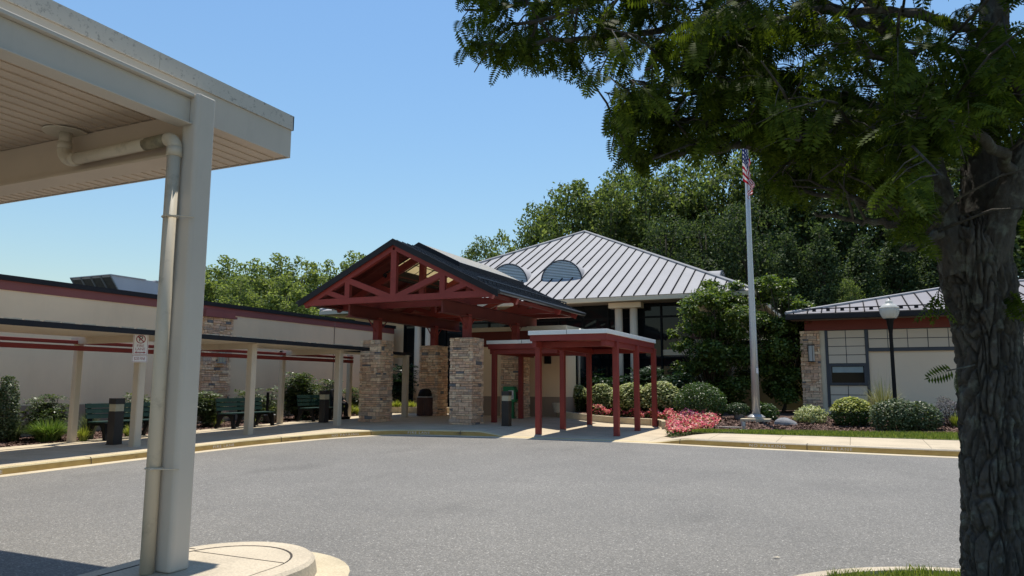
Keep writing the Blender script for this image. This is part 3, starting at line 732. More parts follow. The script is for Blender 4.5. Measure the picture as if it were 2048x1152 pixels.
# ------------------------------------------------------------------ entrance hall with pyramid roof
EY, EZ, EXL, EXR = 28.5, 5.06, -23.5, -3.18
APX = Vector((-13.34, 38.66, 10.08))
def hall():
    zb = zg(29)
    t = thing('entrance_hall', (-13.3, 35, zb), 'tall entrance hall under a grey standing seam pyramid roof with half round louvred vents', 'building')
    c = [Vector((EXL, EY, EZ)), Vector((EXR, EY, EZ)), Vector((EXR, EY+20.32, EZ)), Vector((EXL, EY+20.32, EZ))]
    m = MB(); m.add(c+[APX], [(0, 1, 4), (1, 2, 4), (2, 3, 4), (3, 0, 4), (3, 2, 1, 0)])
    roof = m.build('roof', 'roof_grey', t)
    m = MB(); sl = (APX.z-EZ)/10.16
    for side in range(4):
        a, b = c[side], c[(side+1) % 4]; d = (b-a).normalized(); inn = Vector((-d.y, d.x, 0)); ln = (b-a).length
        k = 0.28
        while k < ln:
            h = min(k, ln-k) - 0.1
            if h > 0.3:
                p = a+d*k; q = p+inn*h+Vector((0, 0, sl*h)); m.bar(p+Vector((0, 0, 0.022))-inn*0.02, q+Vector((0, 0, 0.022)), 0.036, 0.05)
            k += 0.497
    m.build('standing_seam', 'roof_seam', roof)
    m = MB()
    for p in c: m.tube([p+Vector((0, 0, 0.03)), APX+Vector((0, 0, 0.03))], 0.07, 6)
    m.build('ridge_cap', 'roof_grey', roof)
    m = MB(); m.box(EXL-0.02, EXR+0.02, EY-0.03, EY+0.10, EZ-0.20, EZ-0.015); m.box(EXL-0.02, EXL+0.1, EY+0.11, EY+20.3, EZ-0.2, EZ-0.015); m.box(EXR-0.1, EXR+0.02, EY+0.11, EY+20.3, EZ-0.2, EZ-0.015)
    m.build('gutter', 'cream_trim', roof, bevel=0.02)
    m = MB(); m.box(EXL+0.05, EXR-0.05, EY+0.101, EY+20, EZ-0.19, EZ-0.1); m.build('soffit', 'taupe', roof)
    m = MB(); m.box(EXL+0.3, EXR-0.3, EY-0.036, EY-0.031, EZ-0.025, EZ-0.005); m.build('drip_edge', 'roof_seam', roof)
    # half round vents
    def vent(cx, fy, w, face):
        zb_ = EZ + (fy-EY)*sl - 0.08; R = w
        if face == 'S':
            T = lambda a, b, z: Vector((cx+a, fy+b, z))
        else:
            T = lambda a, b, z: Vector((APX.x+(10.16-(fy-EY)) - b, cx+a, z))
        n = 24; m = MB(); L_ = (R+0.1)/sl + 0.2
        arc = [(R*math.cos(math.pi*k/n), R*0.99*math.sin(math.pi*k/n)) for k in range(n+1)]
        V = [T(a, 0.03, zb_+h) for a, h in arc] + [T(a, L_, zb_+h+0.0) for a, h in arc]
        m.add(V, [(i, i+1, n+2+i, n+1+i) for i in range(n)])
        v = m.build('vent_dormer', 'roof_grey', roof, smooth=True)
        m = MB(); V = [T(a, 0.06, zb_+h) for a, h in arc]; m.add(V, [tuple(range(n+1))]); m.build('backing', 'bluegrey', v)
        m = MB()
        h = 0.06
        while h < R-0.03:
            wd = math.sqrt(R*R-h*h)-0.02
            m.hexa([T(-wd, -0.02, zb_+h-0.045), T(wd, -0.02, zb_+h-0.045), T(wd, -0.005, zb_+h-0.045), T(-wd, -0.005, zb_+h-0.045), T(-wd, 0.04, zb_+h+0.012), T(wd, 0.04, zb_+h+0.012), T(wd, 0.055, zb_+h+0.012), T(-wd, 0.055, zb_+h+0.012)])
            h += 0.072
        m.build('louvre', 'louvre', v)
        m = MB(); m.tube([T(a*1.01, 0.0, zb_+h) for a, h in arc], 0.03, 8); m.bar(T(-R, 0, zb_-0.02), T(R, 0, zb_-0.02), 0.08, 0.1); m.build('frame', 'bluegrey', v)
    vent(-11.84, 30.95, 0.97, 'S'); vent(-14.5, 30.95, 0.97, 'S'); vent(38.66-1.6, 30.95, 0.97, 'E')
    # walls and glazing
    WYs = 29.75
    m = MB(); m.box(-22.3, -19.42, WYs, 47.6, zb-0.5, EZ-0.2); m.box(-5.9, -4.3, WYs, WYs+0.3, zb-0.5, EZ-0.2); m.box(-4.6, -4.3, WYs+0.31, 47.6, zb-0.5, EZ-0.2); m.box(-22.3, -4.3, 47.61, 47.9, zb-0.5, EZ-0.2)
    m.build('wall', 'stucco', t)
    m = MB(); m.box(-19.41, -5.91, WYs+0.05, WYs+0.09, zb-0.2, EZ-0.2); gl = m.build('glazing', 'glass', t)
    m = MB()
    x = -19.4
    while x < -5.9: m.box(x-0.035, x+0.035, WYs-0.03, WYs+0.048, zb, EZ-0.2); x += 1.125
    for z in (zb+0.35, 2.62, 4.3): m.box(-19.4, -5.92, WYs-0.022, WYs+0.044, z-0.035, z+0.035)
    m.build('mullion', 'black', gl)
    m = MB()
    for x0 in (-7.0,): m.box(x0, x0+1.05, WYs+0.0482, WYs+0.0495, 2.72, 2.95)
    m.build('blind', 'stucco', gl)
    for x in (-18.3, -17.72, -8.65, -8.02):
        z = zg(29.2); m = MB(); m.lathe([(0.17, z-0.1), (0.165, 2.0), (0.155, EZ-0.42)], (x, 29.2, 0), 24); m.build('column', 'stucco_r', t, smooth=True)
    for x in (-18.01, -8.335):
        m = MB(); m.box(x-0.68, x+0.68, 28.95, 29.45, EZ-0.42, EZ-0.2); m.build('column_capital', 'stucco_r', t, bevel=0.01)
    m = MB(); m.box(-5.68, -5.16, 28.95, 29.45, zg(29)-0.2, 3.3); p = m.build('pier', 'stucco', t)
    m = MB(); m.box(-5.70, -5.14, 28.93, 29.47, 3.301, 3.66); m.build('red_block', 'band', p)
    m = MB(); m.box(-5.74, -5.10, 28.89, 29.5, 3.661, 3.76); m.build('cap', 'cream_trim', p)
    # flat roofed vestibule
    x0, x1, vy = -13.3, -9.42, 25.0
    z = zg(25)
    m = MB(); m.box(x0, -12.0, vy, vy+0.25, z, 2.93); m.box(-11.0, x1, vy, vy+0.25, z, 2.93); m.box(-12.0, -11.0, vy, vy+0.25, z+2.15, 2.93)
    m.box(x1-0.25, x1, vy+0.2505, vy+1.1, z, 2.93); m.box(x0, x0+0.25, vy+0.2505, 29.7, z, 2.93)
    v = m.build('vestibule_wall', 'stucco', t)
    m = MB(); m.box(x0-0.02, -12.02, vy-0.025, vy+0.1, z, z+0.85); m.build('base_band', 'taupe', v); m = MB(); m.box(-10.98, x1+0.02, vy-0.025, vy+0.1, z, z+0.85); m.box(x1-0.1, x1+0.022, vy+0.101, vy+1.1, z, z+0.85); m.build('base_band', 'taupe', v)
    m = MB(); m.box(x0-0.03, x1+0.03, vy-0.03, 29.7, 2.931, 3.50); m.build('red_band', 'red_dark', v)
    m = MB(); m.box(x0-0.07, x1+0.07, vy-0.07, 29.72, 3.501, 3.66); m.build('parapet', 'cream_trim', v)
    m = MB(); m.box(x1-0.12, x1-0.06, vy+1.12, 29.6, z, 2.92); m.build('side_glazing', 'glass', v)
    m = MB(); m.tube([(x1+0.12, vy+1.3, 3.62), (x1+0.08, vy+1.25, 3.3), (x1+0.08, vy+1.2, z)], 0.05, 10); m.build('downspout', 'grey_metal', v, smooth=True)
    m = MB(); m.box(-12.0, -11.0, vy+0.1, vy+0.14, z, z+2.15); d = m.build('door', 'glass', v)
    m = MB(); m.box(-12.0, -11.93, vy+0.06, vy+0.18, z, z+2.15); m.box(-11.07, -11.0, vy+0.06, vy+0.18, z, z+2.15); m.box(-11.53, -11.47, vy+0.06, vy+0.18, z, z+2.15); m.build('door_frame', 'black', d)
    q = PY(1097, 720, vy)
    m = MB(); m.box(q.x-0.11, q.x+0.11, vy-0.16, vy-0.0005, q.z-0.14, q.z+0.14); m.build('wall_light', 'black', v, bevel=0.008)
hall()

# ------------------------------------------------------------------ gabled entrance porch
XC, ZR, ZE, HW = -12.74, 5.89, 4.17, 3.48
PY0, PY1 = 18.8, 26.2
SL = (ZR-ZE)/HW
def porch():
    t = thing('entrance_porch', (XC, 22.3, zg(22.3)+0.14), 'gabled porch with dark red trusses and black metal roof on four stone piers', 'porch')
    PXs = (-14.44, -11.03); PYs = (20.5, 24.2)
    for i, x in enumerate(PXs):
        for j, y in enumerate(PYs):
            z = zwalk(x, y-0.3); h = 0.385
            m = MB(); stones(m, x-h, x+h, y-h, y+h, z-0.05, 2.96, 31+i*2+j); jitter(m, 0.005, i*2+j)
            m.build('stone_pier', ['stone', 'mortar'], t)
            m = MB()
            m.box(x-0.11, x+0.11, y-0.11, y+0.11, 2.92, 3.72); m.box(x-0.2, x+0.2, y-0.2, y+0.2, 2.945, 2.975)
            for s in (-1, 1): m.tube([(x, y+s*0.1, 3.25), (x, y+s*0.62, 3.72)], 0.022, 6)
            m.build('steel_post', 'red', t)
    for s in (-1, 1):
        x = XC+s*1.70
        m = MB(); m.box(x-0.03, x+0.03, PY0+0.12, PY1-0.1, 3.66, 4.02); m.box(x-0.13, x+0.13, PY0+0.12, PY1-0.1, 3.635, 3.66); m.box(x-0.13, x+0.13, PY0+0.12, PY1-0.1, 4.02, 4.04)
        m.build('main_beam', 'red_dark', t)
        if s: 
            xx = XC+s*3.2; m = MB(); m.box(xx-0.06, xx+0.06, PY0+0.12, PY1-0.2, 4.06, 4.16); m.build('edge_purlin', 'red_dark', t)
    def zs(dx): return ZR - SL*abs(dx)
    def truss(y, w, mat='red'):
        m = MB(); up = (0, 1, 0); off = 0.16
        P = lambda dx, z: (XC+dx, y, z)
        zb = 4.125
        m.box(XC-HW+0.12, XC+HW-0.12, y-w/2, y+w/2, zb-0.095, zb+0.095)
        for s in (-1, 1):
            m.bar(P(s*0.0, ZR-0.135), P(s*(HW-0.05), zs(HW-0.05)-0.135), w*0.98, 0.215, up=(s*SL, 0, 1))
            vx = s*1.74; m.box(XC+vx-0.09, XC+vx+0.09, y-w*0.46, y+w*0.46, zb+0.09, zs(vx)-off)
            m.bar(P(vx*0.97, zs(vx)-off-0.1), P(s*0.12, zb+0.05), w*0.9, 0.18, up=(0, 0, 1))
            ox = s*2.55; m.bar(P(ox, zs(ox)-off-0.02), P(vx+s*0.02, zb+0.06), w*0.88, 0.155, up=(0, 0, 1))
        m.box(XC-0.10, XC+0.10, y-w*0.48, y+w*0.48, zb+0.09, ZR-off)
        m.box(XC-0.02, XC+0.02, y-w*0.4, y+w*0.4, zb, zb+0.1)
        m.build('truss', mat, t)
    for y in (PY0+0.10, 20.55, 24.2, PY1-0.3): truss(y, 0.15)
    # roof slabs around the ridge skylight opening
    SX, S0, S1 = 1.42, 20.35, 25.25
    def slab(m, s, d0, d1, y0, y1, lo, hi):
        p = [(d0, y0), (d1, y0), (d1, y1), (d0, y1)]
        if s < 0: p = [p[1], p[0], p[3], p[2]]
        m.hexa([(XC+s*d, y, ZR-SL*d+lo) for d, y in p] + [(XC+s*d, y, ZR-SL*d+hi) for d, y in p])
    parts = [(0, HW+0.12, PY0-0.02, S0), (0, HW+0.12, S1, PY1), (SX, HW+0.12, S0, S1)]
    m = MB(); d_ = MB(); se = MB()
    for s in (-1, 1):
        for a in parts: slab(m, s, *a, 0.0, 0.06); 
        y = PY0+0.15
        for k in range(int((PY1-PY0)/0.30)):
            yy = PY0+0.12+k*0.30; d0 = SX+0.02 if S0-0.05 < yy < S1+0.05 else 0.03
            slab(se, s, d0, HW+0.12, yy, yy+0.02, 0.061, 0.105)
        # plank ceiling
        k = 0.05
        while k < HW:
            for a in ([(PY0, PY1)] if k > SX-0.14 else [(PY0, S0), (S1, PY1)]):
                slab(d_, s, k, k+0.135, a[0], a[1], -0.03, -0.001)
            k += 0.145
    roof = m.build('roof', 'roof_dark', t)
    se.build('standing_seam', 'roof_dark', roof)
    d_.build('plank_ceiling', 'red_dark', roof)
    m = MB()
    for s in (-1, 1):
        for i in range(6):
            y = 19.6+i*1.2
            m = MB(); slab(m, s, SX+0.06 if S0 < y < S1 else 0.1, HW-0.25, y-0.045, y+0.045, -0.15, -0.031); m.build('rafter', 'red_dark', roof)
    m = MB()
    for s in (-1, 1):
        for ya, yb in ((PY0-0.055, PY0-0.022), (PY1+0.001, PY1+0.03)):
            m = MB(); slab(m, s, 0.0, HW+0.14, ya, yb, -0.10, 0.10); m.build('rake_board', 'coping', roof)
    m = MB()
    for s in (-1, 1):
        x = XC+s*(HW+0.17); m = MB(); m.tube([(x, PY0-0.05, ZE-0.02), (x, PY1, ZE-0.02)], 0.065, 10); m.build('gutter', 'bronze', roof)
    for s in (-1, 1): 
        m = MB(); dd = HW-0.55; x = XC+s*dd; z = ZR-SL*dd+0.18; m.tube([(x, PY0+0.02, z), (x, PY1-0.05, z)], 0.022, 8)
        for k in range(25): m.box(x-0.02, x+0.02, PY0+0.12+k*0.3, PY0+0.15+k*0.3, z-0.11, z)
        m.build('snow_rail', 'roof_dark', roof)
    # skylight: curb, glazing, glazing bars
    m = MB()
    for s in (-1, 1):
        slab(m, s, SX-0.06, SX, S0, S1, -0.12, 0.22); slab(m, s, 0.0, SX, S0-0.05, S0, -0.05, 0.22); slab(m, s, 0.0, SX, S1, S1+0.05, -0.05, 0.22); slab(m, s, SX-0.0, SX+0.09, S0-0.05, S1+0.05, 0.055, 0.20)
        slab(m, s, 0.0, SX+0.09, S0-0.10, S0-0.0505, 0.05, 0.25); slab(m, s, SX+0.0905, SX+0.115, S0-0.1, S1+0.08, 0.03, 0.24)
    sk = m.build('skylight', 'coping', roof)
    m = MB()
    for s in (-1, 1): slab(m, s, 0.0, SX+0.088, S0-0.05, S1+0.05, 0.205, 0.225)
    m.build('glazing_panel', 'skylight', sk)
    m = MB()
    for s in (-1, 1):
        for k in range(1, 4): slab(m, s, 0.0, SX, S0+k*(S1-S0)/4-0.02, S0+k*(S1-S0)/4+0.02, 0.17, 0.204)
        for k in range(1, 9):
            if k % 2: slab(m, s, 0.0, SX, S0+k*(S1-S0)/8-0.008, S0+k*(S1-S0)/8+0.008, 0.19, 0.2045)
        for dd in (0.47, 0.94): slab(m, s, dd-0.008, dd+0.008, S0, S1, 0.185, 0.2035)
        slab(m, s, 0.0, 0.025, S0, S1, 0.13, 0.2042)
    m.build('glazing_bar', 'bronze', sk)
    m = MB(); m.box(XC-0.06, XC+0.06, 20.6, 24.1, 4.3, 4.42); m.build('ridge_purlin', 'red_dark', t)
porch()

# ------------------------------------------------------------------ low red canopies
def canopy(name, label, x0, x1, y0, y1, ztop, posts, grp, ov=0.16):
    t = thing(name, ((x0+x1)/2, (y0+y1)/2, zwalk((x0+x1)/2, (y0+y1)/2)), label, 'canopy', grp)
    m = MB(); m.box(x0, x1, y0, y1, ztop-0.12, ztop-0.006); m.build('roof_edge', 'canopy_top', t, bevel=0.006)
    m = MB()
    for x in ((x0+x1)/2-0.01,): m.box(x, x+0.012, y0-0.002, y0+0.05, ztop-0.119, ztop-0.004)
    m.build('edge_seam', 'bluegrey', t)
    m = MB(); e = 0.04
    m.box(x0+e, x1-e, y0+e, y0+e+0.05, ztop-0.285, ztop-0.121); m.box(x0+e, x1-e, y1-e-0.05, y1-e, ztop-0.285, ztop-0.121)
    m.box(x0+e, x0+e+0.05, y0+e+0.051, y1-e-0.051, ztop-0.285, ztop-0.121); m.box(x1-e-0.05, x1-e, y0+e+0.051, y1-e-0.051, ztop-0.285, ztop-0.121)
    m.box(x0+e+0.051, x1-e-0.051, y0+e+0.051, y1-e-0.051, ztop-0.17, ztop-0.122)
    m.build('fascia', 'red', t)
    for (x, y) in posts:
        z = zwalk(x, y-0.07); m = MB(); m.bev(x-0.075, x+0.075, y-0.075, y+0.075, z, ztop-0.292, 0.006)
        m.build('post', 'red', t, bevel=0.004)
        m = MB(); m.box(x-0.085, x+0.085, y-0.085, y+0.085, z-0.02, z+0.004); m.build('base_plate', 'bluegrey', t)
    xs = [x0+0.14, x1-0.14]; ys = sorted(set(p[1] for p in posts)); ys = [max(y0+0.1, ys[0]), min(y1-0.16, ys[-1])]
    m = MB()
    for x in xs: m.box(x-0.06, x+0.06, y0+0.1, y1-0.1, ztop-0.44, ztop-0.2855)
    for y in ys:
        m.box(xs[0]+0.061, xs[-1]-0.061, y-0.06, y+0.06, ztop-0.435, ztop-0.2875)
    m.build('ring_beam', 'red', t)
    return t
canopy('red_canopy', 'red steel canopy with pale flat roof edge on six posts beside the kerb ramp', -8.06, -5.80, 18.5, 23.75, 2.98,
       [(-8.0, 19.1), (-8.0, 21.0), (-7.98, 23.4), (-5.88, 19.5), (-5.88, 21.6), (-5.88, 23.72)], 'red flat canopies')
canopy('red_canopy', 'lower red canopy farther back, between the stone pier and the front canopy', -10.75, -8.25, 21.3, 24.85, 2.93,
       [(x, y) for x in (-10.55,) for y in (21.5, 23.6)], 'red flat canopies')

# ------------------------------------------------------------------ right building
def right_building():
    RY = 28.2; zb = zg(28)+0.1; EX0, EYr = -2.05, 27.35
    t = thing('annex_building', (4, 32, zb), 'low cream panelled building with blue grey trim and red band under a hipped roof', 'building')
    m = MB(); m.box(-1.45, 16, RY, 38, zb-0.3, 3.45); w = m.build('wall', 'stucco_r', t)
    m = MB(); stones(m, -1.66, -1.03, RY-0.12, RY+0.5, zb-0.1, 3.44, 77, 'xXy'); jitter(m, 0.004, 9); m.build('stone_pier', ['stone', 'mortar'], t)
    m = MB(); m.box(-1.025, -0.86, RY-0.05, RY+0.1, zb-0.2, 3.44); m.build('corner_trim', 'cream_trim', t)
    m = MB(); m.box(-1.5, 16, RY-0.09, RY+0.02, 3.45, 3.80); m.build('red_band', 'orange_red', t)
    # panels
    m = MB(); gx = [-0.77, -0.19, 0.42]; gz = [0.87, 1.2, 1.53]; gz2 = [2.28, 2.58, 2.88, 3.17, 3.44]
    def grid(xs, zs):
        for a, b in zip(xs[:-1], xs[1:]):
            for c_, d in zip(zs[:-1], zs[1:]): m = MB(); m.box(a+0.012, b-0.012, RY-0.04, RY-0.001, c_+0.012, d-0.012); m.build('cladding_panel', 'panel', w)
    grid(gx, gz); grid(gx, gz2)
    xr = [0.52]; 
    while xr[-1] < 15: xr.append(xr[-1]+0.60)
    grid(xr, [2.80, 3.12, 3.44])
    m = MB(); m.box(-0.80, 15.5, RY-0.012, RY-0.0005, 2.78, 3.446); m.box(-0.8, 0.5, RY-0.012, RY-0.0005, 0.86, 2.775); m.build('panel_backing', 'bluegrey', w)
    m = MB(); m.box(-0.855, -0.775, RY-0.07, RY, 0.78, 3.45); m.box(0.425, 0.505, RY-0.07, RY, 0.78, 3.45); m.box(-0.774, 0.424, RY-0.065, RY, 0.78, 0.868); m.box(0.506, 15.5, RY-0.07, RY, 2.69, 2.795)
    m.build('trim', 'bluegrey', w)
    m = MB(); m.box(-0.774, 0.424, RY-0.09, RY, 1.54, 1.62); m.box(-0.774, 0.424, RY-0.09, RY, 2.19, 2.27); m.box(-0.774, -0.69, RY-0.09, RY, 1.621, 2.189); m.box(0.34, 0.424, RY-0.09, RY, 1.621, 2.189)
    wi = m.build('window', 'bluegrey', t)
    m = MB(); m.box(-0.689, 0.339, RY-0.05, RY-0.03, 1.621, 2.189); m.build('pane', 'glass_r', wi)
    m = MB(); m.box(-0.66, 0.31, RY-0.056, RY-0.0505, 1.97, 2.17); m.build('blind', 'blind', wi)
    q = PY(1623, 707, RY-0.15)
    m = MB(); m.bev(q.x-0.10, q.x+0.10, RY-0.30, RY-0.14, q.z-0.27, q.z+0.27, 0.04); l = m.build('wall_light', 'globe', t)
    m = MB(); m.box(q.x-0.12, q.x+0.12, RY-0.31, RY-0.13, q.z+0.271, q.z+0.30); m.box(q.x-0.12, q.x+0.12, RY-0.31, RY-0.13, q.z-0.30, q.z-0.271)
    for dx in (-0.10, 0.04): m.box(q.x+dx-0.008, q.x+dx+0.008, RY-0.315, RY-0.301, q.z-0.27, q.z+0.27)
    m.build('cage', 'bronze', l)
    # hip roof
    sl = 0.235; zt = 4.0; dep = 6.6
    A = Vector((EX0, EYr, zt)); Bp = Vector((18, EYr, zt)); R1 = Vector((EX0+dep, EYr+dep, zt+sl*dep)); R2 = Vector((18, EYr+dep, zt+sl*dep)); D_ = Vector((EX0, EYr+2*dep, zt)); E_ = Vector((18, EYr+2*dep, zt))
    m = MB(); m.add([A, Bp, R1, R2, D_, E_], [(0, 1, 3, 2), (0, 2, 4), (4, 2, 3, 5)]); roof = m.build('roof', 'roof_annex', t)
    m = MB(); k = 0.25
    while k < 19:
        h = min(k, dep); m.bar((EX0+k, EYr, zt+0.02), (EX0+k, EYr+h, zt+0.02+sl*h), 0.035, 0.04); k += 0.45
    k = 0.3
    while k < 2*dep:
        h = min(k, 2*dep-k); m.bar((EX0, EYr+k, zt+0.02), (EX0+h, EYr+k, zt+0.02+sl*h), 0.035, 0.04); k += 0.45
    m.build('standing_seam', 'roof_seam', roof)
    m = MB(); m.tube([A+Vector((0, 0, .03)), R1+Vector((0, 0, .03)), R2+Vector((0, 0, .03))], 0.06, 6); m.build('ridge_cap', 'roof_grey', roof)
    m = MB(); y = EYr+0.35; z = zt+sl*0.35+0.10; m.tube([(EX0+0.5, y, z), (18, y, z)], 0.02, 6)
    k = 0.25
    while k < 19:
        if k > 0.5: m.box(EX0+k+0.15, EX0+k+0.27, y-0.03, y+0.03, z-0.09, z+0.01)
        k += 0.45
    m.build('snow_rail', 'roof_seam', roof)
    m = MB(); m.box(EX0-0.02, 18, EYr-0.05, EYr+0.12, zt-0.21, zt-0.02); m.box(EX0-0.02, EX0+0.12, EYr+0.1205, EYr+13, zt-0.21, zt-0.02); m.build('gutter', 'coping', roof, bevel=0.02)
    m = MB(); m.box(EX0+0.13, 18, EYr+0.121, RY+0.1, zt-0.2, zt-0.12); m.build('soffit', 'taupe', roof)
    # link wall between the buildings
right_building()
def link_wall():
    t = thing('link_wall', (-3, 33, zg(32)), 'shaded beige wall in the gap behind the small maples', 'wall')
    m = MB(); m.box(-4.29, -1.46, 31.4, 31.7, zg(31)-0.2, 3.2); m.build('wall', 'stucco', t)
    m = MB(); m.box(-4.29, -1.46, 31.38, 31.72, 3.201, 3.35); m.build('coping', 'coping', t)
link_wall()
# ------------------------------------------------------------------ street furniture
def bollard(x, y, label, lit=1.0):
    z = zwalk(x, y)
    t = thing('bollard_light', (x, y, z), label, 'bollard light', 'bollard lights along the pavement')
    m = MB(); m.bev(x-0.115, x+0.115, y-0.115, y+0.115, z+0.012, z+0.74, 0.008); m.box(x-0.125, x+0.125, y-0.125, y+0.125, z-0.01, z+0.012); m.build('body', 'bronze', t)
    m = MB(); m.bev(x-0.108, x+0.108, y-0.108, y+0.108, z+0.741, z+0.90, 0.006); m.build('lens', 'lens', t)
    m = MB(); m.bev(x-0.12, x+0.12, y-0.12, y+0.12, z+0.901, z+1.03, 0.008); m.build('cap', 'bronze', t)
p = G(228, 889); bollard(p.x, p.y, 'square dark bollard light in front of the bench left of the carport post')
p = G(647, 845); bollard(p.x, p.y, 'square dark bollard light standing before the bench with the seated person')
p = G(1013, 852); bollard(p.x, p.y, 'square charcoal bollard light in front of the green newspaper box')

def bench(y0, y1, label, nleg=3, x=-16.52):
    zc = zwalk(x, (y0+y1)/2)
    t = thing('park_bench', (x, (y0+y1)/2, zc), label, 'bench', 'green slatted benches under the walkway')
    m = MB()
    for k in range(4): m.box(x-0.16+k*0.125, x-0.06+k*0.125, y0, y1, zc+0.405+0.008*(k > 2), zc+0.440)
    m.build('seat', 'green_slat', t)
    m = MB()
    for k in range(3):
        a = -0.02*k; m.hexa([(x-0.25+a, y0, zc+0.50+k*0.125), (x-0.215+a, y0, zc+0.50+k*0.125), (x-0.215+a, y1, zc+0.50+k*0.125), (x-0.25+a, y1, zc+0.50+k*0.125),
                (x-0.27+a, y0, zc+0.605+k*0.125), (x-0.235+a, y0, zc+0.605+k*0.125), (x-0.235+a, y1, zc+0.605+k*0.125), (x-0.27+a, y1, zc+0.605+k*0.125)])
    m.build('backrest', 'green_slat', t)
    for i in range(nleg):
        y = y0+0.12 + (y1-y0-0.24)*i/(nleg-1); m = MB(); w = 0.07
        # cast side frame: arched foot pair, arm, back upright
        fr = [(0.34, 0.0), (0.30, 0.16), (0.27, 0.28), (0.22, 0.40)]; bk = [(-0.34, 0.0), (-0.26, 0.16), (-0.20, 0.30), (-0.16, 0.40)]
        def limb(P, ws):
            for (a, b), w0, w1 in zip(zip(P[:-1], P[1:]), ws[:-1], ws[1:]):
                m.hexa([(x+a[0]-w0, y-w/2, zc+a[1]), (x+a[0]+w0, y-w/2, zc+a[1]), (x+a[0]+w0, y+w/2, zc+a[1]), (x+a[0]-w0, y+w/2, zc+a[1]),
                        (x+b[0]-w1, y-w/2, zc+b[1]), (x+b[0]+w1, y-w/2, zc+b[1]), (x+b[0]+w1, y+w/2, zc+b[1]), (x+b[0]-w1, y+w/2, zc+b[1])])
        limb(fr, [0.055, 0.05, 0.07, 0.12]); limb(bk, [0.055, 0.05, 0.08, 0.14])
        m.box(x-0.30, x+0.33, y-w/2+0.002, y+w/2-0.002, zc+0.34, zc+0.402)
        limb([(-0.25, 0.40), (-0.29, 0.62), (-0.33, 0.86)], [0.05, 0.03, 0.025])
        m.build('leg', 'black', t)
bench(15.95, 17.75, 'green slatted bench with black arched legs, left of the pot with the black stake')
bench(19.4, 21.4, 'green slatted bench with a seated person, behind the second bollard light')
bench(11.95, 13.75, 'green slatted bench mostly hidden behind the carport post and no parking sign', 2)

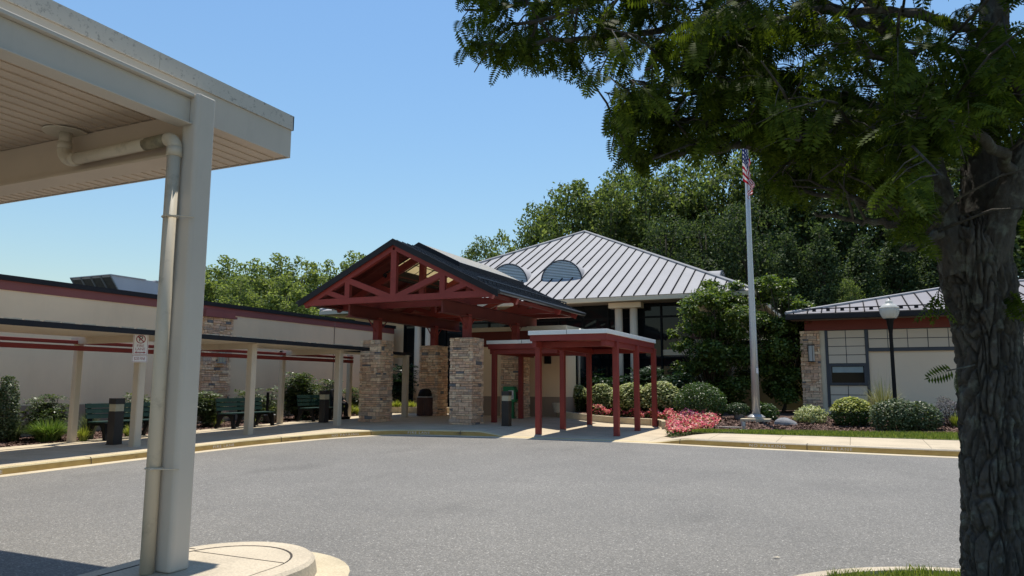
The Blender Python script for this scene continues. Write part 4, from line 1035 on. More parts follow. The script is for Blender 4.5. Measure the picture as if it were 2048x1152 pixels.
# person sitting at the far end of the second bench, facing the road
def person():
    x, y = -16.50, 21.02; zc = zwalk(x, y)
    t = thing('person', (x, y, zc), 'person in black sitting on the green bench, half hidden by a walkway post', 'person')
    def skin(name, pts, edges, mat, parent, root=0):
        me = bpy.data.meshes.new(name); w = wloc(parent)
        me.from_pydata([(p[0]-w.x, p[1]-w.y, p[2]-w.z) for p, r in pts], edges, []); me.materials.append(MT[mat])
        o = link(name, me, parent)
        sm = o.modifiers.new('skin', 'SKIN'); sm.use_smooth_shade = True
        for sv, (p, r) in zip(me.skin_vertices[0].data, pts):
            sv.radius = (r, r) if not isinstance(r, tuple) else r; sv.use_root = False
        me.skin_vertices[0].data[root].use_root = True
        ss = o.modifiers.new('sub', 'SUBSURF'); ss.levels = 1; ss.render_levels = 2
        return o
    P = lambda a, b, c: (x+a, y+b, zc+c)
    pts = [(P(-0.02, 0, 0.53), 0.13), (P(-0.05, 0, 0.72), 0.12), (P(-0.03, 0, 0.92), 0.135), (P(0.0, 0, 1.03), 0.07), (P(0.03, 0, 1.10), 0.055), (P(0.06, 0, 1.19), 0.085), (P(0.06, 0, 1.27), 0.07)]
    ed = [(0, 1), (1, 2), (2, 3), (3, 4), (4, 5), (5, 6)]
    for s in (-1, 1):
        k = len(pts)
        pts += [(P(0.04, s*0.11, 0.52), 0.085), (P(0.40, s*0.13, 0.52), 0.062), (P(0.36, s*0.13, 0.30), 0.048), (P(0.33, s*0.13, 0.09), 0.038), (P(0.47, s*0.14, 0.05), 0.035)]
        ed += [(0, k), (k, k+1), (k+1, k+2), (k+2, k+3), (k+3, k+4)]
        k = len(pts)
        pts += [(P(-0.02, s*0.20, 0.96), 0.058), (P(0.05, s*0.25, 0.74), 0.043), (P(0.25, s*0.16, 0.62), 0.032), (P(0.33, s*0.12, 0.60), 0.028)]
        ed += [(2, k), (k, k+1), (k+1, k+2), (k+2, k+3)]
        h = len(pts)
        for f in range(4): pts.append((P(0.40, s*(0.10+0.018*f), 0.59-0.004*f), 0.009)); ed.append((k+3, h+f))
    body = skin('body', pts, ed, 'skin', t)
    jp = [(P(-0.03, 0, 0.50), 0.165), (P(-0.06, 0, 0.72), 0.15), (P(-0.04, 0, 0.93), 0.16), (P(0.0, 0, 1.04), 0.085)]; je = [(0, 1), (1, 2), (2, 3)]
    for s in (-1, 1):
        k = len(jp); jp += [(P(-0.02, s*0.20, 0.97), 0.075), (P(0.05, s*0.255, 0.74), 0.060), (P(0.24, s*0.165, 0.62), 0.047)]; je += [(2, k), (k, k+1), (k+1, k+2)]
    skin('jacket', jp, je, 'cloth_black', t)
    tp = [(P(-0.02, 0, 0.51), 0.15)]; te = []
    for s in (-1, 1):
        k = len(tp); tp += [(P(0.05, s*0.11, 0.525), 0.10), (P(0.40, s*0.13, 0.525), 0.078), (P(0.365, s*0.13, 0.30), 0.065), (P(0.33, s*0.13, 0.10), 0.058)]; te += [(0, k), (k, k+1), (k+1, k+2), (k+2, k+3)]
    skin('trousers', tp, te, 'cloth_dark', t)
    for s in (-1, 1):
        m = MB(); m.prism([(x+0.28, y+s*0.13-0.04), (x+0.50, y+s*0.14-0.045), (x+0.55, y+s*0.14), (x+0.50, y+s*0.14+0.045), (x+0.28, y+s*0.13+0.04)], zc+0.005, zc+0.09); m.build('shoe', 'black', t, bevel=0.02)
    m = MB(); c = P(0.055, 0, 1.235); m.lathe([(0.105, 0.0), (0.108, 0.04), (0.09, 0.09), (0.05, 0.115), (0.005, 0.12)], c, 16); m.prism([(c[0]+0.06, c[1]-0.08), (c[0]+0.19, c[1]-0.05), (c[0]+0.19, c[1]+0.05), (c[0]+0.06, c[1]+0.08)], c[2]+0.0, c[2]+0.015); m.build('cap', 'hair', t, smooth=False)
    m = MB(); m.lathe([(0.02, -0.09), (0.075, -0.07), (0.102, 0.0)], (c[0]-0.02, c[1], c[2]), 16); m.build('hair', 'hair', t)
    # face: nose, ears, eyes
    m = MB(); m.tube([(c[0]+0.075, c[1], c[2]-0.02), (c[0]+0.105, c[1], c[2]-0.055)], [0.010, 0.016], 6)
    for s in (-1, 1): m.lathe([(0.01, -0.02), (0.018, 0.0), (0.01, 0.025)], (c[0]-0.005, c[1]+s*0.088, c[2]-0.045), 8)
    m.build('face_detail', 'skin', body)
    m = MB()
    for s in (-1, 1): m.lathe([(0.004, -0.006), (0.008, 0), (0.004, 0.006)], (c[0]+0.078, c[1]+s*0.032, c[2]-0.025), 8)
    m.build('eye', 'black', body)
person()

def sign():
    p0 = Vector((-14.37, 11.43, 0)); zc = 2.36
    n = Vector((0.76, -0.65, 0)).normalized(); r = Vector((-n.y, n.x, 0))
    o = Vector((-14.27, 11.33, zc)) + n*0.03
    t = thing('no_parking_sign', o, 'white no parking fire lane sign with red symbol and arrow on a walkway post', 'sign')
    def plate(w, h, cz, name, mat, th=0.004, off=0.0, parent=None):
        m = MB(); ring = []
        rr = 0.03
        for sx, sz, a0 in ((1, 1, 0), (-1, 1, 90), (-1, -1, 180), (1, -1, 270)):
            for k in range(5):
                a = math.radians(a0+k*22.5); ring.append((sx*(w/2-rr)+rr*math.cos(a), sz*(h/2-rr)+rr*math.sin(a)))
        V = [o+r*a+Vector((0, 0, cz+b))+n*(off) for a, b in ring] + [o+r*a+Vector((0, 0, cz+b))+n*(off+th) for a, b in ring]; k = len(ring)
        m.add(V, [tuple(range(k-1, -1, -1)), tuple(range(k, 2*k))] + [(i, (i+1) % k, k+(i+1) % k, k+i) for i in range(k)])
        return m.build(name, mat, parent or t)
    def place(vs, fs, cx, cz, parent, mat='sign_red', off=0.0055):
        m = MB(); m.add([o+r*(v[0]+cx)+Vector((0, 0, cz+v[1]))+n*off for v in vs], fs); return m.build('lettering', mat, parent)
    def ringshape(cx, cz, R0, R1, parent, n_=36):
        vs = [(R*math.cos(2*math.pi*k/n_), R*math.sin(2*math.pi*k/n_)) for R in (R0, R1) for k in range(n_)]
        return place(vs, [(k, (k+1) % n_, n_+(k+1) % n_, n_+k) for k in range(n_)], cx, cz, parent)
    def border(w, h, cz, th, parent):
        a, b = w/2, h/2; q = [(-a, -b), (a, -b), (a, b), (-a, b)]; i = [(-a+th, -b+th), (a-th, -b+th), (a-th, b-th), (-a+th, b-th)]
        place(q+i, [(k, (k+1) % 4, 4+(k+1) % 4, 4+k) for k in range(4)], 0, cz, parent, 'sign_red', 0.0052)
    sp = plate(0.305, 0.46, 0, 'sign_panel', 'white', 0.004, 0.0)
    border(0.28, 0.435, 0, 0.008, sp)
    ringshape(0, 0.115, 0.095, 0.078, sp)
    vs, fs = text_mesh('P', 0.17); place(vs, fs, 0.0, 0.118, sp, 'black', 0.005)
    m_ = [(-0.068, 0.052), (-0.052, 0.068), (0.068, -0.052), (0.052, -0.068)]; place(m_, [(3, 2, 1, 0)], 0, 0.115, sp, 'sign_red', 0.006)
    for s_, cz in (('FIRE', -0.035), ('LANE', -0.105)):
        vs, fs = text_mesh(s_, 0.082); place(vs, fs, 0, cz, sp)
    ar = [(-0.11, 0), (-0.07, 0.026), (-0.07, 0.009), (0.07, 0.009), (0.07, 0.026), (0.11, 0), (0.07, -0.026), (0.07, -0.009), (-0.07, -0.009), (-0.07, -0.026)]
    place(ar, [(9, 0, 1), (8, 9, 1, 2), (8, 2, 3, 7), (7, 3, 4, 6), (6, 4, 5)][0:5], 0, -0.175, sp)
    fp = plate(0.305, 0.155, -0.315, 'fine_plate', 'white')
    border(0.285, 0.135, -0.315, 0.006, fp)
    vs, fs = text_mesh('$250 FINE', 0.082); vs = [Vector((v.x*0.62, v.y*1.15, 0)) for v in vs]; place(vs, fs, 0, -0.315, fp)
    m = MB()
    for cz in (0.2, -0.2): m.tube([o+Vector((0, 0, cz))-n*0.08, o+Vector((0, 0, cz))+n*0.008], 0.008, 8)
    m.build('bolt', 'grey_metal', t)
sign()

def litter_bin():
    p = G(850, 832); x, y = p.x, p.y; z = zwalk(x, y)
    t = thing('litter_bin', (x, y, z), 'round brown slatted litter bin with black dome lid beside the rear stone pier', 'litter bin')
    m = MB(); m.lathe([(0.27, 0.03), (0.27, 0.66)], (x, y, z), 24); m.build('liner', 'black', t)
    m = MB()
    for k in range(26):
        a = 2*math.pi*k/26; d = Vector((math.cos(a), math.sin(a), 0)); c = Vector((x, y, z))+d*0.295
        m.bar(c+Vector((0, 0, 0.02)), c+Vector((0, 0, 0.68)), 0.058, 0.03, up=d)
    m.build('slat', 'brown_slat', t)
    m = MB(); m.lathe([(0.31, 0.681), (0.33, 0.70), (0.32, 0.72)], (x, y, z), 28); m.build('rim', 'grey_metal', t)
    m = MB(); m.lathe([(0.28, 0.721), (0.27, 0.80), (0.21, 0.95), (0.12, 1.0), (0.02, 1.01)], (x, y, z), 28); m.build('dome_lid', 'black', t, smooth=True)
litter_bin()

def news_box():
    p = G(1024, 836); x, y = p.x, p.y; z = zwalk(x, y)
    t = thing('newspaper_box', (x, y, z), 'green newspaper box on a pedestal with a white card, in front of a stone pier', 'newspaper box')
    m = MB(); m.box(x-0.15, x+0.10, y-0.13, y+0.13, z+0.03, z+0.55); m.box(x-0.2, x+0.16, y-0.2, y+0.2, z, z+0.03); m.build('pedestal', 'green_box', t, bevel=0.008)
    m = MB(); prof = [(-0.24, 0.551), (0.20, 0.551), (0.24, 0.62), (0.24, 0.95), (0.16, 1.10), (-0.24, 1.10)]
    V = [(x+a, y-0.25, z+b) for a, b in prof]+[(x+a, y+0.25, z+b) for a, b in prof]; k = 6
    m.add(V, [tuple(range(k)), tuple(range(2*k-1, k-1, -1))]+[((i+1) % k, i, k+i, k+(i+1) % k) for i in range(k)]); m.build('case', 'green_box', t, bevel=0.012)
    m = MB(); m.box(x-0.03, x+0.17, y-0.256, y-0.2505, z+0.66, z+0.96); c = m.build('notice_card', 'white', t)
    m = MB(); m.box(x+0.03, x+0.11, y-0.259, y-0.2565, z+0.83, z+0.92)
    for k in range(4): m.box(x-0.01, x+0.15, y-0.259, y-0.2565, z+0.69+k*0.03, z+0.702+k*0.03)
    m.build('print', 'black', c)
    m = MB(); m.box(x+0.2405, x+0.25, y-0.18, y+0.18, z+0.66, z+0.92); m.build('window', 'glass', t)
news_box()

def stake_pot():
    p = G(551, 846); x, y = p.x-0.25, p.y; z = zwalk(x, y)
    t = thing('stake_pot', (x, y, z), 'low dark pot with pale top and a black upright stake, beside the bench end', 'pot')
    m = MB(); m.lathe([(0.15, 0.0), (0.20, 0.20), (0.22, 0.25), (0.19, 0.255)], (x, y, z), 20); m.build('pot', 'bronze', t, smooth=False)
    m = MB(); m.lathe([(0.185, 0.256), (0.10, 0.31), (0.01, 0.33)], (x, y, z), 16); m.build('gravel_top', 'rock', t)
    m = MB(); m.box(x-0.03, x+0.03, y-0.16, y-0.10, z+0.2, z+0.98); m.build('stake', 'black', t)
stake_pot()

# planter walls
def wall_strip(name, pts, h, w, label, grp='low concrete planter walls'):
    t = thing(name, (pts[0][0], pts[0][1], zg(pts[0][1])+0.14), label, 'planter wall', grp)
    P = resample(smooth_path(pts, 2), 0.25); m = MB(); n = len(P)
    for i, p in enumerate(P):
        d = (P[min(i+1, n-1)]-P[max(i-1, 0)]).normalized(); q = Vector((-d.y, d.x))
        z = zwalk(p.x, p.y)
        for k, (o_, hh) in enumerate([(-w/2, -0.3), (w/2, -0.3), (w/2, h), (-w/2, h)]): m.v.append((p.x+q.x*o_, p.y+q.y*o_, z+hh))
    for i in range(n-1):
        for a, b in ((0, 3), (3, 2), (2, 1)): m.f.append((i*4+a, (i+1)*4+a, (i+1)*4+b, i*4+b)); m.mi.append(0)
    m.f.append((0, 1, 2, 3)); m.mi.append(0); m.f.append((n*4-1, n*4-2, n*4-3, n*4-4)); m.mi.append(0)
    m.build('wall', 'concrete', t, bevel=0.012)
    j = MB()
    for i in range(8, n-4, 10):
        p = P[i]; d = (P[i+1]-P[i-1]).normalized(); q = Vector((-d.y, d.x)); z = zwalk(p.x, p.y); d3 = Vector((d.x, d.y, 0))*0.005
        for s in (-1, 1):
            c = Vector((p.x+q.x*(w/2+0.002)*s, p.y+q.y*(w/2+0.002)*s, z)); j.add([c-d3, c+d3, c+d3+Vector((0, 0, h)), c-d3+Vector((0, 0, h))], [(0, 1, 2, 3)])
    j.build('joint', 'joint', t)
PW = [(-9.9, 25.5)]+[(p.x, p.y) for p in (GW(x, y) for x, y in [(1126, 836), (1160, 840), (1200, 843.5), (1240, 846.5), (1275, 849), (1305, 850.5), (1322, 852)])]
PW += [(PW[-1][0]+0.25, PW[-1][1]-0.5), (PW[-1][0]+0.45, PW[-1][1]-1.3)]
print('PW', PW)
wall_strip('planter_wall', PW, 0.22, 0.22, 'low curved concrete planter wall holding the pink flowers right of the red canopy')
wall_strip('planter_wall', [(-18.6, 24.9), (-17, 25.1), (-15.5, 25.5), (-14.2, 25.7)], 0.24, 0.2, 'low straight concrete planter wall behind the litter bin')

def flagpole():
    p = G(1513, 841, 0.27); x, y = p.x, p.y; z = zbed(x, y)
    t = thing('flagpole', (x, y, z), 'tall pale aluminium flagpole on a square concrete pad in the mulch', 'flagpole')
    m = MB(); m.box(x-0.42, x+0.42, y-0.42, y+0.42, z-0.05, z+0.085); m.build('pad', 'concrete', t, bevel=0.015)
    m = MB(); m.lathe([(0.26, 0.0), (0.26, 0.05), (0.17, 0.11), (0.12, 0.13)], (x, y, z+0.086), 20); m.build('base_collar', 'grey_metal', t)
    m = MB(); m.lathe([(0.122, 0.09), (0.105, 2.5), (0.075, 5.5), (0.048, 9.2)], (x, y, z), 18); m.build('pole', 'alu', t, smooth=True)
    m = MB(); m.lathe([(0.02, 9.2), (0.06, 9.24), (0.09, 9.32), (0.06, 9.40), (0.01, 9.43)], (x, y, z), 14); m.build('finial', 'alu', t, smooth=True)
    m = MB(); m.tube([(x+0.09, y-0.1, z+1.5), (x+0.075, y-0.09, z+9.1)], 0.006, 5); m.box(x+0.06, x+0.12, y-0.13, y-0.08, z+1.42, z+1.58); m.build('halyard', 'white', t)
    # flag hanging limp: a sheet of cloth in folds
    mt, nt, b = new_mat('flag_cloth')
    uv = nt.nodes.new('ShaderNodeUVMap'); sp = nt.nodes.new('ShaderNodeSeparateXYZ'); L(nt, uv.outputs[0], sp.inputs[0])
    def mth(op, a, b_=None, c=None):
        q = nt.nodes.new('ShaderNodeMath'); q.operation = op
        for i, v in enumerate((a, b_, c)):
            if v is None: continue
            if isinstance(v, (int, float)): q.inputs[i].default_value = v
            else: L(nt, v, q.inputs[i])
        return q.outputs[0]
    U, Vv = sp.outputs[0], sp.outputs[1]
    stripe = mth('GREATER_THAN', mth('FRACT', mth('MULTIPLY', Vv, 6.5)), 0.5)
    canton = mth('MULTIPLY', mth('LESS_THAN', U, 0.4), mth('LESS_THAN', Vv, 7/13))
    su = mth('SUBTRACT', mth('FRACT', mth('MULTIPLY', U, 15.0)), 0.5); sv = mth('SUBTRACT', mth('FRACT', mth('MULTIPLY', Vv, 9.3)), 0.5)
    star = mth('LESS_THAN', mth('ADD', mth('MULTIPLY', su, su), mth('MULTIPLY', sv, sv)), 0.06)
    def mix(f, A_, B_):
        q = nt.nodes.new('ShaderNodeMix'); q.data_type = 'RGBA'
        for i, v in ((0, f), (6, A_), (7, B_)):
            if isinstance(v, tuple): q.inputs[i].default_value = v
            else: L(nt, v, q.inputs[i])
        return q.outputs[2]
    colr = mix(canton, mix(stripe, (0.42, 0.012, 0.025, 1), (0.75, 0.72, 0.72, 1)), mix(star, (0.012, 0.022, 0.12, 1), (0.75, 0.75, 0.78, 1)))
    L(nt, colr, b.inputs['Base Color']); b.inputs['Roughness'].default_value = 0.7
    tr = nt.nodes.new('ShaderNodeBsdfTranslucent'); L(nt, colr, tr.inputs[0]); ms = nt.nodes.new('ShaderNodeMixShader'); ms.inputs[0].default_value = 0.5
    L(nt, b.outputs[0], ms.inputs[1]); L(nt, tr.outputs[0], ms.inputs[2]); L(nt, ms.outputs[0], nt.nodes['Material Output'].inputs['Surface'])
    MT['flag'] = mt
    zt = PY(1490, 284, y).z
    ns, nt_ = 56, 26; V = []; UV = []
    for i in range(ns+1):
        s = i/ns
        for j in range(nt_+1):
            q = j/nt_
            ang = 0.35 + 1.15*min(1, s*1.6)*(1-0.25*q); dist = 2.2*s
            hx = 0.17*(1-math.exp(-s*5.0)) + 0.06*s*math.sin(q*5+s*7)
            hz = zt - 1.30*q*(1-0.25*s) - 1.45*s*(1-0.35*q)
            fold = 0.07*math.sin(s*15+q*4.2)*min(1, s*4) + 0.045*math.sin(q*11+s*5)*min(1, s*3)
            V.append((x-0.10+hx*1.3+fold*0.5, y-0.16-hx*0.25+fold, hz)); UV.append((s, q))
    n_ = nt_+1; Q = [(i*n_+j, (i+1)*n_+j, (i+1)*n_+j+1, i*n_+j+1) for i in range(ns) for j in range(nt_)]
    o = np_mesh('flag', V, Q, 'flag', None, smooth=True); uvl = o.data.uv_layers.new(name='UVMap')
    uvl.data.foreach_set('uv', np.array([UV[v] for q in Q for v in q], np.float32).ravel())
    tag(o, 'red, white and blue striped flag with stars hanging limp from the flagpole', 'flag')
flagpole()

def lamp():
    p = PD(1785, 720, 21.5); x, y = p.x, p.y; z = zbed(x, y)
    top = PD(1777, 598, 21.5).z; gb = PD(1778, 637, 21.5).z; h = top-gb
    t = thing('street_lamp', (x, y, z), 'black post lamp with pale acorn globe behind the dark green shrub', 'street lamp')
    m = MB(); m.lathe([(0.13, 0.0), (0.12, 0.25), (0.07, 0.32), (0.055, 0.5), (0.05, gb-z-0.45), (0.055, gb-z-0.4), (0.10, gb-z-0.05), (0.16, gb-z-0.005)], (x, y, z), 18); m.build('post', 'black', t, smooth=True)
    R = 0.262
    m = MB(); n = 32; prof = [(0.62, 0.0), (0.78, 0.10), (0.93, 0.25), (1.0, 0.42), (0.97, 0.52)]
    m.lathe([(R*a, b*h) for a, b in prof], (x, y, gb), n); m.build('globe', 'globe', t, smooth=True)
    m = MB(); m.lathe([(R*1.02, 0.521*h), (R*1.0, 0.56*h), (R*0.75, 0.67*h), (R*0.70, 0.70*h), (R*0.42, 0.76*h), (R*0.38, 0.83*h), (R*0.40, 0.85*h), (R*0.22, 0.94*h), (R*0.10, 0.97*h), (R*0.02, h)], (x, y, gb), n); m.build('globe_cap', 'globe', t, smooth=True)
    m = MB()
    for k in range(16):
        a = 2*math.pi*k/16; m.tube([(x+R*(f+0.008)*math.cos(a), y+R*(f+0.008)*math.sin(a), gb+b*h) for f, b in prof], 0.006, 4)
    m.build('globe_rib', 'globe', t)
lamp()

def rock_and_light():
    p = G(1572, 846, 0.27); r = random.Random(3)
    m = MB(); V = []
    n, k = 12, 7
    for i in range(k+1):
        ph = math.pi*i/k/2
        for j in range(n):
            a = 2*math.pi*j/n; q = Vector((math.cos(a)*math.cos(ph)*0.30, math.sin(a)*math.cos(ph)*0.22, math.sin(ph)*0.24)); q *= 1+0.25*mnoise.noise(q*4+Vector((3, 1, 2))); V.append(q+Vector((p.x, p.y, zbed(p.x, p.y)-0.03)))
    m.add(V, [(i*n+j, i*n+(j+1) % n, (i+1)*n+(j+1) % n, (i+1)*n+j) for i in range(k) for j in range(n)])
    o = m.build('boulder', 'rock', None); tag(o, 'small grey boulder on the mulch right of the flagpole', 'boulder')
    p = G(1487, 858, 0.2); x, y = p.x, p.y; z = zbed(x, y)
    t = thing('flag_uplight', (x, y, z), 'small grey flag uplight on a square base at the lawn edge', 'uplight')
    m = MB(); m.box(x-0.10, x+0.10, y-0.10, y+0.10, z-0.02, z+0.06); m.build('base', 'grey_metal', t, bevel=0.01)
    m = MB(); m.tube([(x, y, z+0.061), (x, y, z+0.13)], 0.03, 10); m.tube([(x, y, z+0.131), (x, y+0.02, z+0.26)], [0.055, 0.06], 12); m.build('lamp_head', 'grey_metal', t)
    for k, (px, py, a, b) in enumerate([(1452, 857, .55, .22), (1462, 850, .4, .2)]):
        p = G(px, py, .25); m = MB(); ring = [(p.x+a*math.cos(u)*(1+.12*math.sin(3*u)), p.y+b*math.sin(u)) for u in np.linspace(0, 2*math.pi, 14)[:-1]]
        z = zbed(p.x, p.y); m.prism(ring, z-0.02, z+0.05)
        tag(m.build('flagstone', 'flagstone', None), 'flat brown flagstone at the lawn edge by the flowers, ' + ('nearer one' if k == 0 else 'farther one'), 'flagstone', 'flagstones beside the flowers')
    p = G(1477, 838, 0.3); x, y = p.x, p.y+0.2; z = zbed(x, y)
    t = thing('plant_pot', (x, y, z), 'pale grey pot holding a round green shrub, left of the flagpole', 'pot')
    m = MB(); m.lathe([(0.13, 0.0), (0.19, 0.20), (0.21, 0.23), (0.17, 0.23)], (x, y, z), 20); m.build('pot', 'rock', t)
    p = PX(1117, 826, -9.3); x, y = -9.45, 24.3; z = zwalk(x, y)
    t = thing('plant_pot', (x, y, z), 'dark round pot at the vestibule corner, left end of the planter wall', 'pot')
    m = MB(); m.lathe([(0.13, 0.0), (0.19, 0.28), (0.2, 0.33), (0.15, 0.33)], (x, y, z+0.2), 18); m.build('pot', 'kerb_plain', t)
rock_and_light()
def fallen_leaf():
    p = G(1553, 1117, 0.0); z = zg(p.y)+0.008
    m = MB(); m.add([(p.x-0.035, p.y, z), (p.x-0.01, p.y-0.015, z+0.006), (p.x+0.035, p.y+0.005, z+0.003), (p.x+0.01, p.y+0.018, z+0.009)], [(0, 1, 2), (0, 2, 3)])
    tag(m.build('fallen_leaf', 'cream_trim', None), 'single dry yellow leaf lying on the asphalt near the island', 'leaf')
fallen_leaf()
# ------------------------------------------------------------------ vegetation
def unit(v): return v/np.maximum(np.linalg.norm(v, axis=-1, keepdims=True), 1e-9)
def leaf_quads(P, Nr, ln, wd, r, axis=None):
    n = len(P); Nr = unit(Nr)
    t = r.normal(size=(n, 3)) if axis is None else axis
    t = unit(t - Nr*np.sum(t*Nr, -1, keepdims=True)); s = np.cross(Nr, t)
    l = ln*r.uniform(0.65, 1.25, (n, 1)); w = wd*r.uniform(0.7, 1.2, (n, 1))
    V = np.stack([P, P+t*l*0.5+s*w*0.5+Nr*l*0.05, P+t*l, P+t*l*0.5-s*w*0.5+Nr*l*0.05], 1).reshape(-1, 3)
    return V, np.arange(4*n).reshape(-1, 4)
def pts_on_dome(n, r, c, R, lumps, k=0.22, depth=0.35, zmin=-0.9):
    """points near a lumpy ellipsoid's surface; returns positions and outward normals"""
    d = unit(r.normal(size=(int(n*2.2), 3))); d = d[d[:, 2] > zmin][:n]; n = len(d)
    lp = unit(r.normal(size=(lumps, 3)))
    near = np.max(d @ lp.T, axis=1); f = 1 - k + k*np.clip((near-0.72)/0.28, 0, 1)
    f *= 1 - depth*r.random(n)**2.2
    P = np.array(c) + d*np.array(R)*f[:, None]
    return P, unit(d/np.array(R))
LG = lambda a, b, c: [(0, a), (0.5, b), (1, c)]
MT['leaf_dark'] = leaf_mat('leaf_dark', LG((0.014, 0.030, 0.010), (0.03, 0.06, 0.018), (0.06, 0.10, 0.03)), 0.3, 0.35)
MT['leaf_mid'] = leaf_mat('leaf_mid', LG((0.025, 0.05, 0.012), (0.05, 0.095, 0.022), (0.09, 0.15, 0.04)), 0.35, 0.4)
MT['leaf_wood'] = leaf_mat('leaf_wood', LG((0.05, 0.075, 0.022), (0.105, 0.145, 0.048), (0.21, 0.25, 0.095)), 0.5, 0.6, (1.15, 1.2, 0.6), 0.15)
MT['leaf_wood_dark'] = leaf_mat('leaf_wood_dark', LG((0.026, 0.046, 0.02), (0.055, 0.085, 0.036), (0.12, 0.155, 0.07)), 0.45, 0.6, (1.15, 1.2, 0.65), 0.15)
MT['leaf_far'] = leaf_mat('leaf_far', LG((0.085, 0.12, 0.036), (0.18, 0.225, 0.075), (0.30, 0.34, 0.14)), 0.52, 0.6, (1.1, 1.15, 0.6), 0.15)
MT['leaf_locust'] = leaf_mat('leaf_locust', LG((0.03, 0.052, 0.008), (0.060, 0.092, 0.014), (0.095, 0.135, 0.024)), 0.5, 0.6, (1.35, 1.28, 0.45), 0.08)
MT['leaf_maple'] = leaf_mat('leaf_maple', LG((0.035, 0.062, 0.014), (0.085, 0.135, 0.03), (0.19, 0.24, 0.065)), 0.45, 0.4)
MT['leaf_gloss'] = leaf_mat('leaf_glossy', LG((0.03, 0.055, 0.02), (0.065, 0.10, 0.035), (0.20, 0.23, 0.12)), 0.25, 0.42, spec=0.4)
MT['leaf_big'] = leaf_mat('leaf_big_dark', LG((0.010, 0.030, 0.016), (0.02, 0.05, 0.025), (0.04, 0.08, 0.04)), 0.2, 0.45, spec=0.3)
MT['leaf_varieg'] = leaf_mat('leaf_variegated', [(0, (0.05, 0.085, 0.02)), (0.25, (0.20, 0.26, 0.08)), (0.6, (0.50, 0.54, 0.26)), (1, (0.72, 0.70, 0.44))], 0.45, 0.5, (1.05, 1.05, 0.8))
MT['leaf_yellow'] = leaf_mat('leaf_yellow', [(0, (0.12, 0.17, 0.03)), (0.4, (0.36, 0.40, 0.08)), (1, (0.62, 0.60, 0.20))], 0.45, 0.5, (1.1, 1.1, 0.6))
MT['leaf_grey'] = leaf_mat('leaf_lavender', [(0, (0.04, 0.035, 0.04)), (0.5, (0.10, 0.09, 0.10)), (1, (0.22, 0.20, 0.24))], 0.2, 0.6)
MT['blade_green'] = leaf_mat('blade_green', LG((0.05, 0.10, 0.02), (0.11, 0.19, 0.04), (0.26, 0.33, 0.12)), 0.3, 0.4)
MT['blade_blue'] = leaf_mat('blade_blue', LG((0.06, 0.085, 0.05), (0.12, 0.15, 0.09), (0.24, 0.27, 0.17)), 0.25, 0.5)
MT['blade_yellow'] = leaf_mat('blade_yellow', LG((0.15, 0.19, 0.03), (0.30, 0.34, 0.06), (0.5, 0.5, 0.16)), 0.3, 0.45)
MT['blade_tan'] = leaf_mat('blade_tan', LG((0.14, 0.15, 0.07), (0.25, 0.25, 0.13), (0.38, 0.36, 0.2)), 0.25, 0.6)
MT['petal'] = leaf_mat('petal', [(0, (0.42, 0.03, 0.10)), (0.28, (0.70, 0.08, 0.16)), (0.5, (0.76, 0.17, 0.20)), (0.7, (0.74, 0.34, 0.25)), (0.86, (0.58, 0.50, 0.22)), (1, (0.82, 0.52, 0.50))], 0.3, 0.5, (1.2, 1, 1))
MT['petal_dark'] = leaf_mat('petal_purple', [(0, (0.10, 0.01, 0.06)), (1, (0.30, 0.04, 0.16))], 0.3, 0.5, (1.2, 1, 1))
MT['stem'] = paint('stem_brown', (0.06, 0.045, 0.03), 0.85, 0.3, 8)
MT['trunk_far'] = paint('trunk_grey_brown', (0.085, 0.07, 0.055), 0.9, 0.3, 3, stretch=(1, 1, 0.2))

def ground_z(x, y):
    if x < -16.85: return zg(y)+0.12
    return zbed(x, y) if y > 19.7 else zg(y)+0.14
def put(o, label, cat, group=None): return tag(o, label, cat, group)
seedc = [100]
def shrub(name, label, px, py, w_px, h_px, mat, n, ln, wd, *, cat='shrub', group=None, lumps=26, k=0.20, off=0.25, lift=0.0, flat=1.0, axis_up=0.0, top_mat=None, depth=0.4):
    """a rounded bush: px, py is its foot in the photograph, w_px and h_px its apparent size there"""
    seedc[0] += 1; r = np.random.default_rng(seedc[0])
    p = G(px, py, off); x, y = p.x, p.y; d = float((np.array([x, y, 0]) @ FW)); sc = d/F_PX
    z = ground_z(x, y)+lift; R = w_px*sc/2; h = h_px*sc; x0, y0 = x-0.35*R*math.sin(AZ), y+0.6*R*math.cos(AZ)
    t = thing(name, (x0, y0, z), label, cat, group)
    P, Nn = pts_on_dome(n, r, (x0, y0, z+h*0.45), (R, R*flat, h*0.56), lumps, k, depth, -0.78)
    P[:, 2] = np.maximum(P[:, 2], z+0.02)
    Nn = unit(Nn*0.55 + r.normal(size=P.shape)*0.5 + np.array([0, 0, 0.7]))
    ax = None if axis_up == 0 else unit(r.normal(size=P.shape) + np.array([0, 0, axis_up]))
    V, Q = leaf_quads(P, Nn, ln, wd, r, ax); np_mesh('foliage', V, Q, mat, t)
    if top_mat:
        m_ = P[:, 2] > z+h*0.5; idx = np.where(m_)[0]; V2, Q2 = leaf_quads(P[idx]+Nn[idx]*0.04, unit(Nn[idx]+np.array([0, 0, 0.8])), ln*1.25, wd*1.35, r, None); np_mesh('young_leaves', V2, Q2, top_mat, t)
    m = MB(); rr = random.Random(seedc[0])
    for i in range(7):
        a = rr.uniform(0, 6.28); m.tube([(x0+0.05*math.cos(a), y0+0.05*math.sin(a), z-0.03), (x0+R*.3*math.cos(a), y0+R*.3*math.sin(a), z+h*.3), (x0+R*.6*math.cos(a), y0+R*.6*math.sin(a), z+h*.65)], [0.02, 0.014, 0.006], 5)
    m.build('stem', 'stem', t)
    return t
